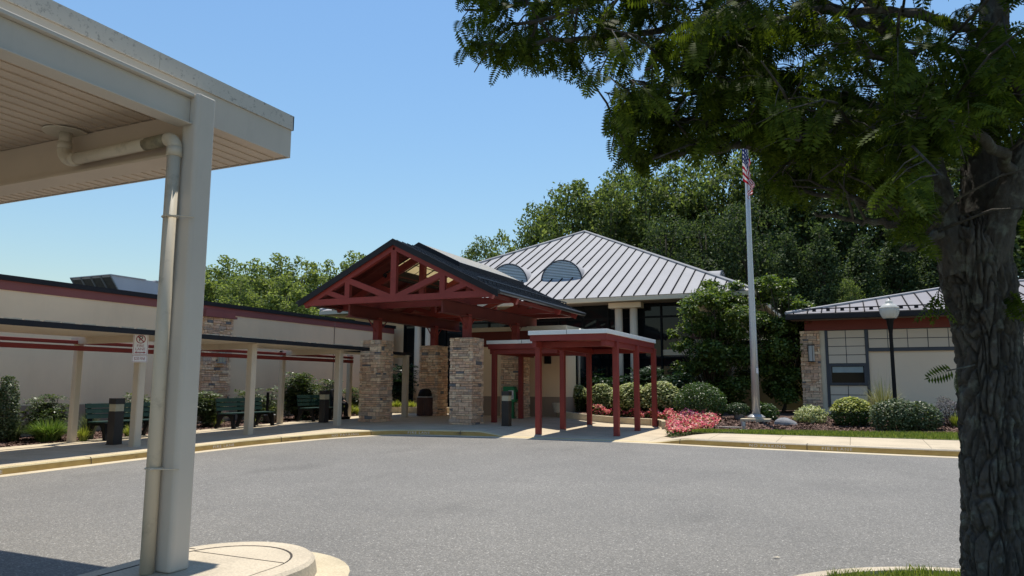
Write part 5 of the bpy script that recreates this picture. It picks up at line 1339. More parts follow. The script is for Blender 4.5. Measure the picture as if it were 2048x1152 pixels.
def grass_clump(name, label, px, py, w_px, h_px, mat, n, wd, group=None, off=0.2, arch=1.0, cat='ornamental grass', back=0.5):
    seedc[0] += 1; r = np.random.default_rng(seedc[0])
    p = G(px, py, off); x, y = p.x, p.y; d = float(np.array([x, y, 0]) @ FW); sc = d/F_PX; R = w_px*sc/2; h = h_px*sc
    x0, y0 = x-back*R*math.sin(AZ), y+back*R*math.cos(AZ); z = ground_z(x0, y0)
    a = r.uniform(0, 6.28, n); sp = r.random(n)**0.7; L_ = h*1.25*r.uniform(0.6, 1.1, n); b0 = 0.12*R
    base = np.stack([x0+b0*np.cos(a)*r.random(n)*3, y0+b0*np.sin(a)*r.random(n)*3, np.full(n, z)], -1)
    o = np.stack([np.cos(a), np.sin(a), np.zeros(n)], -1); side = np.stack([-np.sin(a), np.cos(a), np.zeros(n)], -1)
    V = []; ts = np.linspace(0, 1, 5)
    for t in ts:
        rad = R*sp*(0.25*t+0.75*t**1.6)*arch; hz = L_*(t - 0.52*sp*arch*t**2.4)
        c = base + o*rad[:, None] + np.array([0, 0, 1])*hz[:, None]; w = wd*(1-t**2.5)+0.0008
        V += [c-side*w/2, c+side*w/2]
    V = np.stack(V, 1); k = 10; Q = []
    for i in range(4): Q.append(np.stack([np.arange(n)*k+2*i, np.arange(n)*k+2*i+1, np.arange(n)*k+2*i+3, np.arange(n)*k+2*i+2], -1))
    o = np_mesh(name, V.reshape(-1, 3), np.concatenate(Q), mat)
    return put(o, label, cat, group)
def whorl_shrub(name, label, px, py, w_px, h_px, mat, nst, group=None, leaf=0.34, off=0.16, shift=0.0):
    """upright canes topped with whorls of long pinnate leaves"""
    seedc[0] += 1; r = np.random.default_rng(seedc[0])
    p = G(px, py, off); x, y = p.x, p.y; d = float(np.array([x, y, 0]) @ FW); sc = d/F_PX; R = w_px*sc/2; h = h_px*sc; z = ground_z(x, y)
    y += 0.3*R; t = thing(name, (x, y, z), label, 'shrub', group); m = MB(); Vs = []; Qs = []; o = 0
    for i in range(nst):
        a = r.uniform(0, 6.28); q = math.sqrt(r.random()); hh = h*(1-0.42*q*r.random()-0.25*r.random()**2)*0.93
        if i % 3 == 2: hh *= r.uniform(0.35, 0.75)
        tx, ty = x+R*0.72*q*math.cos(a), y+R*0.72*q*math.sin(a)
        m.tube([(x+0.3*(tx-x), y+0.3*(ty-y), z-0.02), (x+0.7*(tx-x), y+0.7*(ty-y), z+hh*0.5), (tx, ty, z+hh)], [0.014, 0.011, 0.007], 5)
        for wh in range(3):
            hz = z+hh*(1-0.17*wh); nl = 9
            for k in range(nl):
                b = r.uniform(0, 6.28); el = r.uniform(-0.35, 0.55)-0.15*wh; dv = np.array([math.cos(b)*math.cos(el), math.sin(b)*math.cos(el), math.sin(el)]); L_ = leaf*r.uniform(0.6, 1.0)
                npair = 5; tt = np.repeat(np.linspace(0.25, 1.0, npair), 2); sgn = np.tile([1, -1], npair); sd = np.array([-math.sin(b), math.cos(b), 0.0])
                P = np.array([tx, ty, hz]) + dv*L_*tt[:, None] + np.array([0, 0, -0.22*L_])*(tt**2)[:, None]
                up = np.cross(dv, sd)*-1 if np.cross(dv, sd)[2] < 0 else np.cross(dv, sd)
                ax = unit(sd*sgn[:, None] + dv*0.45); Nn = unit(np.repeat(up[None], len(P), 0) + r.normal(size=P.shape)*0.25)
                V, Q = leaf_quads(P, Nn, L_*0.36, L_*0.15, r, ax); Vs.append(V); Qs.append(Q+o); o += len(V)
    np_mesh('foliage', np.concatenate(Vs), np.concatenate(Qs), mat, t); m.build('cane', 'stem', t)
    return t
# --- left bed
g1 = 'broadleaf shrubs along the wing wall'
shrub('shrub', 'tall dark green bush at the far left edge beside the wing wall', -8, 886, 54, 134, 'leaf_gloss', 5200, 0.06, 0.035, group=g1, off=0.14, flat=0.9)
whorl_shrub('shrub', 'rounded bush with glossy pale leaves behind the green grass clump', 76, 877, 84, 92, 'leaf_gloss', 30, g1, 0.26)
whorl_shrub('shrub', 'pale leaved shrub behind the bench left of the carport post', 258, 862, 78, 80, 'leaf_gloss', 14, g1, 0.34)
whorl_shrub('shrub', 'bushy shrub in front of the stone pier on the wing wall', 405, 852, 52, 76, 'leaf_gloss', 22, g1, 0.34)
whorl_shrub('shrub', 'loose shrub rising behind the three legged green bench', 512, 843, 84, 70, 'leaf_gloss', 13, g1, 0.4)
whorl_shrub('shrub', 'largest dark shrub, taller than the bench beside it', 592, 838, 78, 96, 'leaf_gloss', 36, g1, 0.42)
whorl_shrub('shrub', 'open shrub behind the seated person and second bollard light', 640, 834, 60, 86, 'leaf_gloss', 10, g1, 0.42)
whorl_shrub('shrub', 'small shrub between the last rear walkway post and the stone pier', 700, 826, 44, 54, 'leaf_gloss', 9, g1, 0.42)
g2 = 'grass clumps along the covered walkway'
grass_clump('grass_clump', 'bright green arching grass clump by the pavement edge', 78, 886, 112, 44, 'blade_green', 900, 0.018, g2, 0.13)
grass_clump('grass_clump', 'grey green bushy plant at the lower left edge', 14, 884, 60, 42, 'blade_blue', 500, 0.014, g2, 0.13)
grass_clump('grass_clump', 'upright blue green grass clump right of the first rear walkway post', 166, 880, 60, 54, 'blade_blue', 260, 0.016, g2, 0.13, 0.8)
grass_clump('grass_clump', 'low yellow green grass tuft right of the first rear walkway post', 160, 884, 42, 28, 'blade_yellow', 260, 0.014, g2, 0.13)
grass_clump('grass_clump', 'small yellow tuft under the bench hidden by the carport post', 252, 874, 30, 24, 'blade_yellow', 160, 0.014, g2, 0.13)
grass_clump('grass_clump', 'yellow tuft at the left end of the three legged bench', 430, 855, 32, 18, 'blade_yellow', 200, 0.016, g2, 0.13)
grass_clump('grass_clump', 'yellow tuft under the three legged bench', 500, 849, 26, 14, 'blade_yellow', 120, 0.016, g2, 0.13)
grass_clump('grass_clump', 'feathery green tuft beside the pot with the stake', 542, 838, 34, 34, 'blade_blue', 220, 0.016, g2, 0.13, 0.8)
grass_clump('grass_clump', 'bright yellow green clump under the last rear walkway posts', 694, 833, 34, 26, 'blade_yellow', 320, 0.02, g2, 0.13)
grass_clump('grass_clump', 'bright yellow green clump left of the first front stone pier', 716, 832, 30, 22, 'blade_yellow', 240, 0.02, g2, 0.13)
g3 = 'plants behind the low planter wall'
grass_clump('grass_clump', 'pale green leafy clump in the planter behind the beige post', 790, 818, 40, 18, 'blade_yellow', 260, 0.03, g3, 0.3)
grass_clump('grass_clump', 'pale green leafy clump in the planter beside the litter bin', 822, 818, 34, 16, 'blade_yellow', 220, 0.03, g3, 0.3)
whorl_shrub('shrub', 'dark shaded bush against the glazing left of the round columns', 795, 812, 44, 96, 'leaf_big', 16, g3, 0.5, 0.3)
# --- planter right of the red canopy
g4 = 'cream variegated hedge shrubs'
for lab, px, py, w, h in [('leftmost cream edged hedge shrub with dark green lower half', 1142, 828, 74, 56), ('narrow cream edged hedge shrub behind the middle red posts', 1203, 830, 60, 54),
                          ('broad cream edged hedge shrub between the two right red posts', 1262, 834, 78, 58), ('tallest cream edged hedge shrub next to the dark green mound', 1322, 836, 82, 64)]:
    shrub('hedge_shrub', lab, px, py, w, h, 'leaf_mid', 2600, 0.085, 0.05, cat='hedge shrub', group=g4, lumps=30, k=0.26, off=0.2, flat=0.8)
    t = [o for o in bpy.data.objects if o.name.startswith('hedge_shrub')][-1]
    seedc[0] += 1; r = np.random.default_rng(seedc[0])
    p = G(px, py, 0.2); d = float(np.array([p.x, p.y, 0]) @ FW); sc = d/F_PX; R = w*sc/2; hh = h*sc; c = t.location
    P, Nn = pts_on_dome(3600, np.random.default_rng(seedc[0]), (c.x, c.y, c.z+hh*0.47), (R*1.08, R*0.9, hh*0.62), 30, 0.22, 0.16, 0.02 if 'leftmost' in lab else -0.35)
    Nn = unit(Nn*0.4 + r.normal(size=P.shape)*0.4+np.array([0, 0, 1.0])); V, Q = leaf_quads(P, Nn, 0.095, 0.065, r); np_mesh('cream_leaves', V, Q, 'leaf_varieg', t)
shrub('shrub', 'large dark green clipped mound right of the cream hedge', 1404, 840, 104, 74, 'leaf_mid', 6500, 0.07, 0.035, off=0.25, lumps=50, k=0.10, flat=0.85)
g5 = 'big leaved dark shrubs against the hall glazing'
for lab, px, py, w, h in [('big leaved dark shrub at the vestibule corner', 1170, 814, 62, 84), ('big leaved dark shrub below the pair of round columns', 1228, 816, 64, 76),
                          ('big leaved dark shrub right of the round columns, tallest', 1292, 818, 66, 92), ('big leaved dark shrub beside the square beige pier', 1350, 820, 62, 84)]:
    whorl_shrub('shrub', lab, px, py, w, h, 'leaf_big', 22, g5, 0.52, 0.4)
# flowers
def flowers(name, label, ring, n, h, mat, seed, grp):
    r = np.random.default_rng(seed); ring = np.array(ring); c = ring.mean(0)
    i = r.integers(0, len(ring), n); j = (i+1) % len(ring); t = r.random((n, 1)); s = np.sqrt(r.random((n, 1)))
    xy = c + (ring[i]*(1-t)+ring[j]*t - c)*s; e = 1 - s[:, 0]**4
    z = np.array([ground_z(a, b) for a, b in xy]) + h*(0.15+0.85*e**0.5)*r.uniform(0.55, 1.05, n)*(1+0.25*np.sin(xy[:, 0]*7)*np.sin(xy[:, 1]*6))
    P = np.column_stack([xy, z]); Nn = unit(r.normal(size=(n, 3))*0.6+np.array([-0.1, -0.3, 0.9]))
    cx = thing(name, (c[0], c[1], ground_z(*c)), label, 'flower bed', grp)
    V, Q = leaf_quads(P, Nn, 0.065, 0.06, r); np_mesh('blossom', V, Q, mat, cx, kind='stuff')
    P2 = P - np.array([0, 0, 1])*r.uniform(0.02, 0.12, (n, 1)); V, Q = leaf_quads(P2, unit(r.normal(size=(n, 3))+np.array([0, 0, .5])), 0.08, 0.045, r); np_mesh('foliage', V, Q, 'leaf_mid', cx, kind='stuff')
FB = [(p.x, p.y) for p in (G(x, y, 0.2) for x, y in [(1332, 858), (1345, 863), (1372, 862), (1400, 858), (1425, 855), (1442, 846), (1440, 838), (1400, 834), (1355, 836), (1335, 845)])]
flowers('flower_bed', 'broad mound of pink and coral begonias at the end of the planter wall', FB, 4200, 0.25, 'petal', 41, 'pink flower beds')
PWs = [p for p in resample(smooth_path(PW, 2), 0.3) if -8.6 < p.x < -4.9 and p.y > 21.6]
band = [(p.x-0.02, p.y+0.18) for p in PWs] + [(p.x+0.25, p.y+0.62) for p in reversed(PWs)]
def strip_flowers():
    r = np.random.default_rng(43); n = 4200; i = r.integers(0, len(PWs)-1, n); t = r.random(n)
    a = np.array([(p.x, p.y) for p in PWs]); xy = a[i]*(1-t[:, None])+a[i+1]*t[:, None]; off = 0.12+0.34*r.random(n); xy = xy + np.stack([off*0.35, off], -1)
    gap = np.sin(xy[:, 0]*5.2) > -0.97; xy = xy[gap]; n = len(xy)
    z = np.array([zwalk(a_, b)+0.22 for a_, b in xy]) + r.uniform(0.0, 0.32, n)*(0.8+0.3*np.sin(xy[:, 0]*9)); P = np.column_stack([xy, z])
    t = thing('flower_bed', (float(xy[:, 0].mean()), float(xy[:, 1].mean()), 0.45), 'narrow row of pink begonias along the top of the planter wall', 'flower bed', 'pink flower beds')
    V, Q = leaf_quads(P, unit(r.normal(size=(n, 3))*0.6+np.array([-0.1, -0.3, 0.9])), 0.065, 0.06, r); np_mesh('blossom', V, Q, 'petal', t, kind='stuff')
    V, Q = leaf_quads(P-np.array([0, 0, .06]), unit(r.normal(size=(n, 3))), 0.08, 0.05, r); np_mesh('foliage', V, Q, 'leaf_mid', t, kind='stuff')
strip_flowers()
FB2 = [(p.x, p.y) for p in (G(x, y, 0.35) for x, y in [(1355, 838), (1400, 838), (1402, 832), (1360, 831)])]
flowers('flower_bed', 'small patch of purple flowers behind the coral begonias', FB2, 500, 0.30, 'petal_dark', 44, 'pink flower beds')
# soil inside the planter
def planter_soil():
    V = []; P = resample(smooth_path(PW, 2), 0.3)
    for p in P:
        for t in (0.0, 0.5, 1.0): V.append((p.x+0.1+(0.2)*t, p.y+0.08+(29.0-p.y)*t, zwalk(p.x, p.y)+0.15+0.06*t))
    Q = [(i*3+k, (i+1)*3+k, (i+1)*3+k+1, i*3+k+1) for i in range(len(P)-1) for k in range(2)]
    struct(np_mesh('planter_soil', V, Q, 'mulch'))
planter_soil()
# --- right border
g6 = 'shrubs in the mulch border'
shrub('shrub', 'round green shrub growing in the pale pot', 1477, 838, 50, 24, 'leaf_dark', 1500, 0.06, 0.035, group=g6, off=0.30, lift=0.17)
shrub('shrub', 'leafy green shrub just right of the flagpole base', 1536, 842, 46, 36, 'leaf_mid', 1100, 0.09, 0.05, group=g6, k=0.4)
shrub('shrub', 'low variegated shrub at the foot of the annex stone pier', 1628, 847, 66, 36, 'leaf_varieg', 1300, 0.085, 0.045, group=g6, k=0.42)
shrub('shrub', 'round bright yellow green shrub in front of the annex window', 1711, 851, 78, 56, 'leaf_mid', 3800, 0.06, 0.04, group=g6, top_mat='leaf_yellow', k=0.14)
shrub('shrub', 'wide dark green glossy shrub at the foot of the street lamp', 1798, 858, 92, 68, 'leaf_gloss', 4800, 0.07, 0.038, group=g6, k=0.16, flat=0.8)
shrub('shrub', 'dark green glossy shrub right of the street lamp, left of the trunk', 1848, 858, 84, 60, 'leaf_gloss', 4200, 0.07, 0.038, group=g6, k=0.16, flat=0.8)
shrub('shrub', 'airy grey purple bush partly hidden by the near trunk', 1903, 853, 54, 62, 'leaf_grey', 2400, 0.06, 0.02, group=g6, k=0.4)
shrub('shrub', 'airy grey purple bush at the right edge beyond the near trunk', 2058, 862, 80, 74, 'leaf_grey', 2600, 0.06, 0.02, group=g6, k=0.4)
g7 = 'ornamental grasses in the mulch border'
grass_clump('grass_clump', 'tall feathery grass fountain behind the yellow shrub', 1782, 838, 110, 76, 'blade_tan', 420, 0.012, g7, 0.3, 0.9)
grass_clump('grass_clump', 'small yellow grass tuft left of the near trunk', 1918, 857, 34, 30, 'blade_yellow', 220, 0.012, g7, 0.22)
grass_clump('grass_clump', 'pale feathery grass right of the near trunk', 2060, 850, 100, 84, 'blade_tan', 300, 0.012, g7, 0.3, 0.9)
grass_clump('grass_clump', 'low pinkish tuft at the foot of the annex stone pier', 1598, 846, 34, 12, 'blade_tan', 120, 0.02, g7, 0.22)

# --- ornamental maples in front of the hall
def limb_tree(name, label, base, blobs, nleaf, ln, wd, mat, group, cat='tree', trunk_r=0.07, forks=3, seed=1, tmat='stem', up=0.5, depth=0.7, flat=0.6):
    r = np.random.default_rng(seed); rr = random.Random(seed); base = Vector(base)
    t = thing(name, base, label, cat, group); m = MB(); B = [Vector(b[:3]) for b in blobs]
    c = sum(B, Vector())/len(B); fk = base.lerp(Vector((c.x, c.y, base.z+(min(b.z for b in B)-base.z)*0.65)), 1.0)
    m.tube([base-Vector((0, 0, .05)), base.lerp(fk, 0.5)+Vector((rr.uniform(-.05, .05), rr.uniform(-.05, .05), 0)), fk], [trunk_r*1.25, trunk_r, trunk_r*0.85], 10)
    for b in B:
        mid = fk.lerp(b, 0.5)+Vector((rr.uniform(-.12, .12), rr.uniform(-.12, .12), 0.12))*(b-fk).length*0.4
        m.tube([fk, mid, b], [trunk_r*0.6, trunk_r*0.35, trunk_r*0.12], 6)
    m.build('trunk', tmat, t, smooth=True)
    Ps = []; Ns = []
    tot = sum(b[3]**2 for b in blobs)
    for b in blobs:
        n = int(nleaf*b[3]**2/tot); d = unit(r.normal(size=(n, 3))); rad = b[3]*(1-depth*r.random((n, 1))**1.6)*(0.8+0.3*np.sin(d[:, :1]*5+b[0])*np.cos(d[:, 1:2]*4))
        Ps.append(np.array(b[:3])+d*rad*np.array([1, 1, flat])); Ns.append(unit(d*0.35+r.normal(size=(n, 3))*0.45+np.array([0, 0, up])))
    P = np.concatenate(Ps); Nn = np.concatenate(Ns); V, Q = leaf_quads(P, Nn, ln, wd, r); np_mesh('crown', V, Q, mat, t)
    return t
def maple(label, pxs, d, foot, seed, dy=0.0):
    base = PD(foot[0], foot[1], d); base.z = zbed(base.x, base.y); rr = random.Random(seed); bl = []
    for px, py, rp in pxs:
        for k in range(3):
            p = PD(px+rr.uniform(-.5, .5)*rp, py+rr.uniform(-.4, .4)*rp, d+rr.uniform(-1.0, 1.1)); bl.append((p.x, p.y, p.z, rp*d/F_PX*rr.uniform(0.65, 1.0)))
    return limb_tree('maple_tree', label, base, bl, 30000, 0.12, 0.085, 'leaf_maple', 'small maples before the entrance hall', trunk_r=0.06, seed=seed, up=0.75, flat=0.65)
maple('small maple in front of the hall roof corner, left of the flagpole', [(1405, 585, 34), (1440, 600, 36), (1465, 640, 40), (1395, 640, 34), (1370, 690, 26), (1420, 690, 42), (1475, 700, 42), (1440, 740, 44), (1390, 720, 26), (1480, 760, 36), (1400, 770, 40), (1445, 790, 44), (1375, 735, 34), (1430, 650, 40), (1420, 565, 20), (1465, 570, 24), (1350, 668, 14), (1430, 610, 34), (1385, 610, 26), (1475, 610, 34), (1455, 680, 44), (1400, 660, 36)], 27.2, (1462, 838), 5)
maple('small maple between the flagpole and the annex stone pier', [(1555, 575, 26), (1575, 610, 34), (1540, 650, 40), (1590, 660, 40), (1620, 650, 26), (1560, 700, 46), (1600, 700, 30), (1530, 730, 40), (1575, 745, 34), (1545, 780, 38), (1585, 785, 32), (1560, 640, 40), (1545, 560, 18), (1575, 565, 16), (1628, 640, 16), (1512, 600, 34), (1525, 575, 28), (1518, 640, 34), (1605, 620, 26)], 27.0, (1566, 838), 6)

# --- woods behind the buildings: each tree its own crown and trunk
def tree_proto(seed, H, R, nleaf, ln, mat, conical=False):
    r = np.random.default_rng(seed); nb = 46; bl = []
    for i in range(nb):
        u = i/nb; zz = H*(0.22+0.76*u)
        if conical: rad = R*(1.02-u)*0.95
        else: rad = R*math.sin(math.pi*min(1, 0.16+0.84*u))**0.55*(0.75+0.25*r.random()) if u < 0.97 else R*0.12
        a = i*2.399+r.uniform(-.5, .5); q = rad*(0.55+0.45*r.random())
        bl.append((q*math.cos(a), q*math.sin(a), zz+r.uniform(-.04, .04)*H, R*r.uniform(0.24, 0.42)*(0.7 if u > 0.85 else 1)))
    Ps = []; Ns = []; tot = sum(b[3]**2 for b in bl)
    for b in bl:
        n = int(nleaf*b[3]**2/tot); d = unit(r.normal(size=(n, 3)))
        lump = 1-0.30*np.abs(np.sin(d[:, :1]*6+b[0]*3)*np.cos(d[:, 1:2]*5+b[1])); rad = b[3]*lump*(1-0.55*r.random((n, 1))**1.7)
        Ps.append(np.array(b[:3])+d*rad*np.array([1, 1, 0.85])); Ns.append(unit(d*0.5+r.normal(size=(n, 3))*0.55+np.array([0, 0, .35])))
    P = np.concatenate(Ps); V, Q = leaf_quads(P, np.concatenate(Ns), ln, ln*0.62, r)
    t = thing('tree', (0, 0, 0), 'x', 'tree', 'woodland trees behind the buildings')
    np_mesh('crown', V, Q, mat, t)
    m = MB(); m.tube([(0, 0, -0.5), (0.1, 0, H*0.3), (0, 0.1, H*0.6), (0, 0, H*0.9)], [R*0.075, R*0.055, R*0.035, R*0.008], 9)
    for b in bl[::2]:
        z0 = b[2]*0.72; m.tube([(0.05, 0.05, z0), (b[0]*.5, b[1]*.5, (z0+b[2])/2+.2), b[:3]], [R*0.02, R*0.013, R*0.005], 5)
    m.build('trunk', 'trunk_far', t, smooth=True)
    return t
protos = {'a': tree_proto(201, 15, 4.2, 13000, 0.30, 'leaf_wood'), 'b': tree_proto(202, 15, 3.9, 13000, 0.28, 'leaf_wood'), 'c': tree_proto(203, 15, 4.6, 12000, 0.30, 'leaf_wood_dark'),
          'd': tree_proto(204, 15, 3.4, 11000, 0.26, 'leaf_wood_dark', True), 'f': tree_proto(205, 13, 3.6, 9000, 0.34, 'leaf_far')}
used = set()
def wood(k, px, top_py, d, label, wide=1.0, H0=None, rz=None):
    p = PD(px, top_py, d); z0 = zg(p.y)-0.1; H = p.z-z0; h0 = 13 if k == 'f' else 15; s = H/h0/1.0; rr = random.Random(int(px*7+d))
    o = protos[k]
    if k in used: o = copy_tree(o)
    used.add(k); o.location = (p.x, p.y, z0); o.rotation_euler = (0, 0, rr.uniform(0, 6.28)); ws = wide*(0.6+0.4*s) ; o.scale = (ws, ws, s); o['label'] = label
    return o
# left tree line: seen between the carport post and the porch
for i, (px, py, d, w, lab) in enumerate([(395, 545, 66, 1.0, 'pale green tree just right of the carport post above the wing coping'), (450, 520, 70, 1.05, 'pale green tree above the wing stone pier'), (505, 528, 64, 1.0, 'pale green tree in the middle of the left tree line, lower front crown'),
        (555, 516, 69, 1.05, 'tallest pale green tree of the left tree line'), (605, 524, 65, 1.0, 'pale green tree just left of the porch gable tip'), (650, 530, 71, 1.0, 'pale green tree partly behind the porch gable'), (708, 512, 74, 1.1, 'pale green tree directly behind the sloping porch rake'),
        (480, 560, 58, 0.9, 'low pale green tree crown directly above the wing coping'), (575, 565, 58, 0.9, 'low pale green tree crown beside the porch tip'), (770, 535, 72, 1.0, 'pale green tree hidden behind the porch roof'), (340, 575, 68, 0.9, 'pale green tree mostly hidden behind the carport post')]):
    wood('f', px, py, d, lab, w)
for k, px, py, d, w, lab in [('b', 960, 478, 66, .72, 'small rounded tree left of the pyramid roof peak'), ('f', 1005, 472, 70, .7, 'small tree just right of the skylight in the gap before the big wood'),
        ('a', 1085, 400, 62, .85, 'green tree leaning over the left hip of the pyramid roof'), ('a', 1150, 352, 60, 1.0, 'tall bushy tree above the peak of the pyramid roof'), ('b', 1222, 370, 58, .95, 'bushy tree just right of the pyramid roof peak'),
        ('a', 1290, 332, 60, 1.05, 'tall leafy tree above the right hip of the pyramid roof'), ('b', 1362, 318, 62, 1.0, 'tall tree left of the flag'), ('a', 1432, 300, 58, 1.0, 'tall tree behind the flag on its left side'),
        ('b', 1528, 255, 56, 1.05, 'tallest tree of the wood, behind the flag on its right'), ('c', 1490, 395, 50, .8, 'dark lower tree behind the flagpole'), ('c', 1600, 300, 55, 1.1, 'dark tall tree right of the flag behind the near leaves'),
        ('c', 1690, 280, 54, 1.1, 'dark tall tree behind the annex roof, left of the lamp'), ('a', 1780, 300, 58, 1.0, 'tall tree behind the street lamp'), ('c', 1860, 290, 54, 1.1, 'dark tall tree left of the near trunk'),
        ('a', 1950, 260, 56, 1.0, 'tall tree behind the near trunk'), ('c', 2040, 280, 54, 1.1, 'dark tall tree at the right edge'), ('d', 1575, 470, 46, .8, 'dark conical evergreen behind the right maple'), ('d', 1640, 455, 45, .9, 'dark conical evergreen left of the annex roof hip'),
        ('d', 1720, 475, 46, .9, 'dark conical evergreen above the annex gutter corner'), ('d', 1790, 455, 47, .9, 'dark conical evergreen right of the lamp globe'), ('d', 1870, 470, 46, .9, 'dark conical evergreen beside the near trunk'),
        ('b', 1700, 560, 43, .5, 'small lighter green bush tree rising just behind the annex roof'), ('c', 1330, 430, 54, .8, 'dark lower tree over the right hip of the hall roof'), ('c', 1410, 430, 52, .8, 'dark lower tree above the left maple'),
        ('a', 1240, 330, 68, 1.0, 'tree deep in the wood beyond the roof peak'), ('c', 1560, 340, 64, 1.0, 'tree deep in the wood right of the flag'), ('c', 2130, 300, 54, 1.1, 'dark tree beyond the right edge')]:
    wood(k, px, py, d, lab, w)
# ------------------------------------------------------------------ the near locust tree at the right
def locust():
    r = np.random.default_rng(77); rr = random.Random(77)
    foot = PD(1998, 1152, 4.8); zb = zg(foot.y)+0.09
    T = thing('shade_tree', (foot.x, foot.y, zb), 'large near shade tree with deeply furrowed dark trunk and hanging feathery leaves', 'tree')
    m_, nt, b = new_mat('furrowed_bark')
    n1 = N(nt, 'ShaderNodeTexNoise', Scale=9.0, Detail=9.0, Roughness=0.72); L(nt, objco(nt, (1, 1, 0.4)), n1.inputs['Vector'])
    c1 = ramp(nt, n1.outputs['Fac'], [(0.25, (0.055, 0.05, 0.045)), (0.55, (0.115, 0.105, 0.093)), (0.8, (0.21, 0.20, 0.18))])
    n2 = N(nt, 'ShaderNodeTexNoise', Scale=11.0, Detail=5.0, Roughness=0.6); L(nt, objco(nt), n2.inputs['Vector'])
    f2 = ramp(nt, n2.outputs['Fac'], [(0.54, (0,)*3), (0.66, (0.75,)*3)])
    mx = N(nt, 'ShaderNodeMix', data_type='RGBA'); L(nt, f2, mx.inputs[0]); L(nt, c1, mx.inputs[6]); mx.inputs[7].default_value = (0.21, 0.225, 0.19, 1); L(nt, mx.outputs[2], b.inputs['Base Color'])
    b.inputs['Roughness'].default_value = 0.9; b.inputs['Specular IOR Level'].default_value = 0.2
    n3 = N(nt, 'ShaderNodeTexNoise', Scale=45.0, Detail=8.0, Roughness=0.7); L(nt, objco(nt, (1, 1, 0.5)), n3.inputs['Vector']); bump(nt, b, n3.outputs['Fac'], 1.0, 0.03)
    MT['bark'] = m_
    def bark_tube(name, ctrl, nth, dz, amp, freq, parent, lobes=0.0):
        P = [Vector(c[0]) for c in ctrl]; R = [c[1] for c in ctrl]
        def cr(a, b_, c, d, t): return 0.5*((2*b_)+(c-a)*t+(2*a-5*b_+4*c-d)*t*t+(3*b_-a-3*c+d)*t*t*t)
        pts = []; rad = []
        for i in range(len(P)-1):
            k = max(2, int((P[i+1]-P[i]).length/dz))
            for s in range(k):
                t = s/k; q = [max(0, i-1), i, i+1, min(len(P)-1, i+2)]
                pts.append(cr(P[q[0]], P[q[1]], P[q[2]], P[q[3]], t)); rad.append(R[i]+(R[i+1]-R[i])*t)
        pts.append(P[-1]); rad.append(R[-1]); V = []; ref = None
        for i, p in enumerate(pts):
            d = (pts[min(i+1, len(pts)-1)]-pts[max(i-1, 0)]).normalized()
            ref = d.orthogonal() if ref is None else ref; ref = (ref-d*ref.dot(d)).normalized(); q = d.cross(ref)
            for j in range(nth):
                a = 2*math.pi*j/nth; o = ref*math.cos(a)+q*math.sin(a); s = p+o*rad[i]
                w = Vector((s.x*freq, s.y*freq, s.z*freq*0.19))
                wv = mnoise.noise(w*0.9+Vector((7, 3, 1)))*0.9
                w2 = w+Vector((wv, -wv, wv*0.5))
                dv = mnoise.voronoi(w2*1.25)[0]; e = dv[1]-dv[0]; fur = 1.35*math.exp(-(e/0.11)**2)
                n_b = mnoise.noise(w2*2.3+Vector((5, 5, 5))); fur += 0.5*math.exp(-(n_b/0.09)**2)
                plate = 0.35*mnoise.noise(Vector((s.x*freq*1.6, s.y*freq*1.6, s.z*freq*1.1)))+0.22*mnoise.noise(Vector((s.x*70, s.y*70, s.z*35)))+0.12*mnoise.noise(s*130)
                lob = lobes*mnoise.noise(Vector((o.x*1.3, o.y*1.3, s.z*0.7)))
                V.append(tuple(p+o*(rad[i]*(1+lob)+amp*(0.35-fur+plate))))
        k = len(pts); Q = [(i*nth+j, i*nth+(j+1) % nth, (i+1)*nth+(j+1) % nth, (i+1)*nth+j) for i in range(k-1) for j in range(nth)]
        return np_mesh(name, V, Q, 'bark', parent, smooth=True), pts, rad
    c = lambda px, py, d: PD(px, py, d)
    dm = lambda d: d if d < 5.0 else 5.0+(d-5.0)*0.42
    base = foot.copy(); base.z = zb-0.05
    fork = c(1945, 500, 4.78)
    bark_tube('trunk', [(base, 0.215), (base.lerp(foot, 0.7), 0.195), (c(1992, 1000, 4.8), 0.180), (c(1984, 830, 4.8), 0.178), (c(1976, 690, 4.8), 0.183), (c(1958, 580, 4.79), 0.207), (fork, 0.205), (c(1945, 440, 4.8), 0.17)], 240, 0.009, 0.030, 15.0, T, 0.10)
    limbs = {}
    def limb(nm, ctrl, nth=60, dz=0.03, amp=0.012): limbs[nm] = bark_tube('limb', ctrl, nth, dz, amp, 13.0, T)[1]
    limb('left', [(c(1925, 545, 4.76), 0.12), (c(1893, 460, 4.78), 0.105), (c(1862, 350, 4.85), 0.09), (c(1830, 210, 4.95), 0.08), (c(1775, 70, 5.1), 0.07), (c(1700, -90, 5.3), 0.055), (c(1590, -260, 5.6), 0.035)])
    limb('mid', [(c(1960, 540, 4.85), 0.15), (c(1965, 420, 4.9), 0.135), (c(1962, 260, 5.0), 0.115), (c(1985, 80, 5.1), 0.10), (c(1990, -120, 5.3), 0.08), (c(1960, -330, 5.5), 0.05), (c(1900, -560, 5.7), 0.02)])
    limb('right', [(c(1975, 540, 4.7), 0.12), (c(2000, 440, 4.62), 0.10), (c(2035, 350, 4.55), 0.085), (c(2080, 240, 4.5), 0.07), (c(2160, 80, 4.45), 0.05), (c(2260, -100, 4.4), 0.03)])
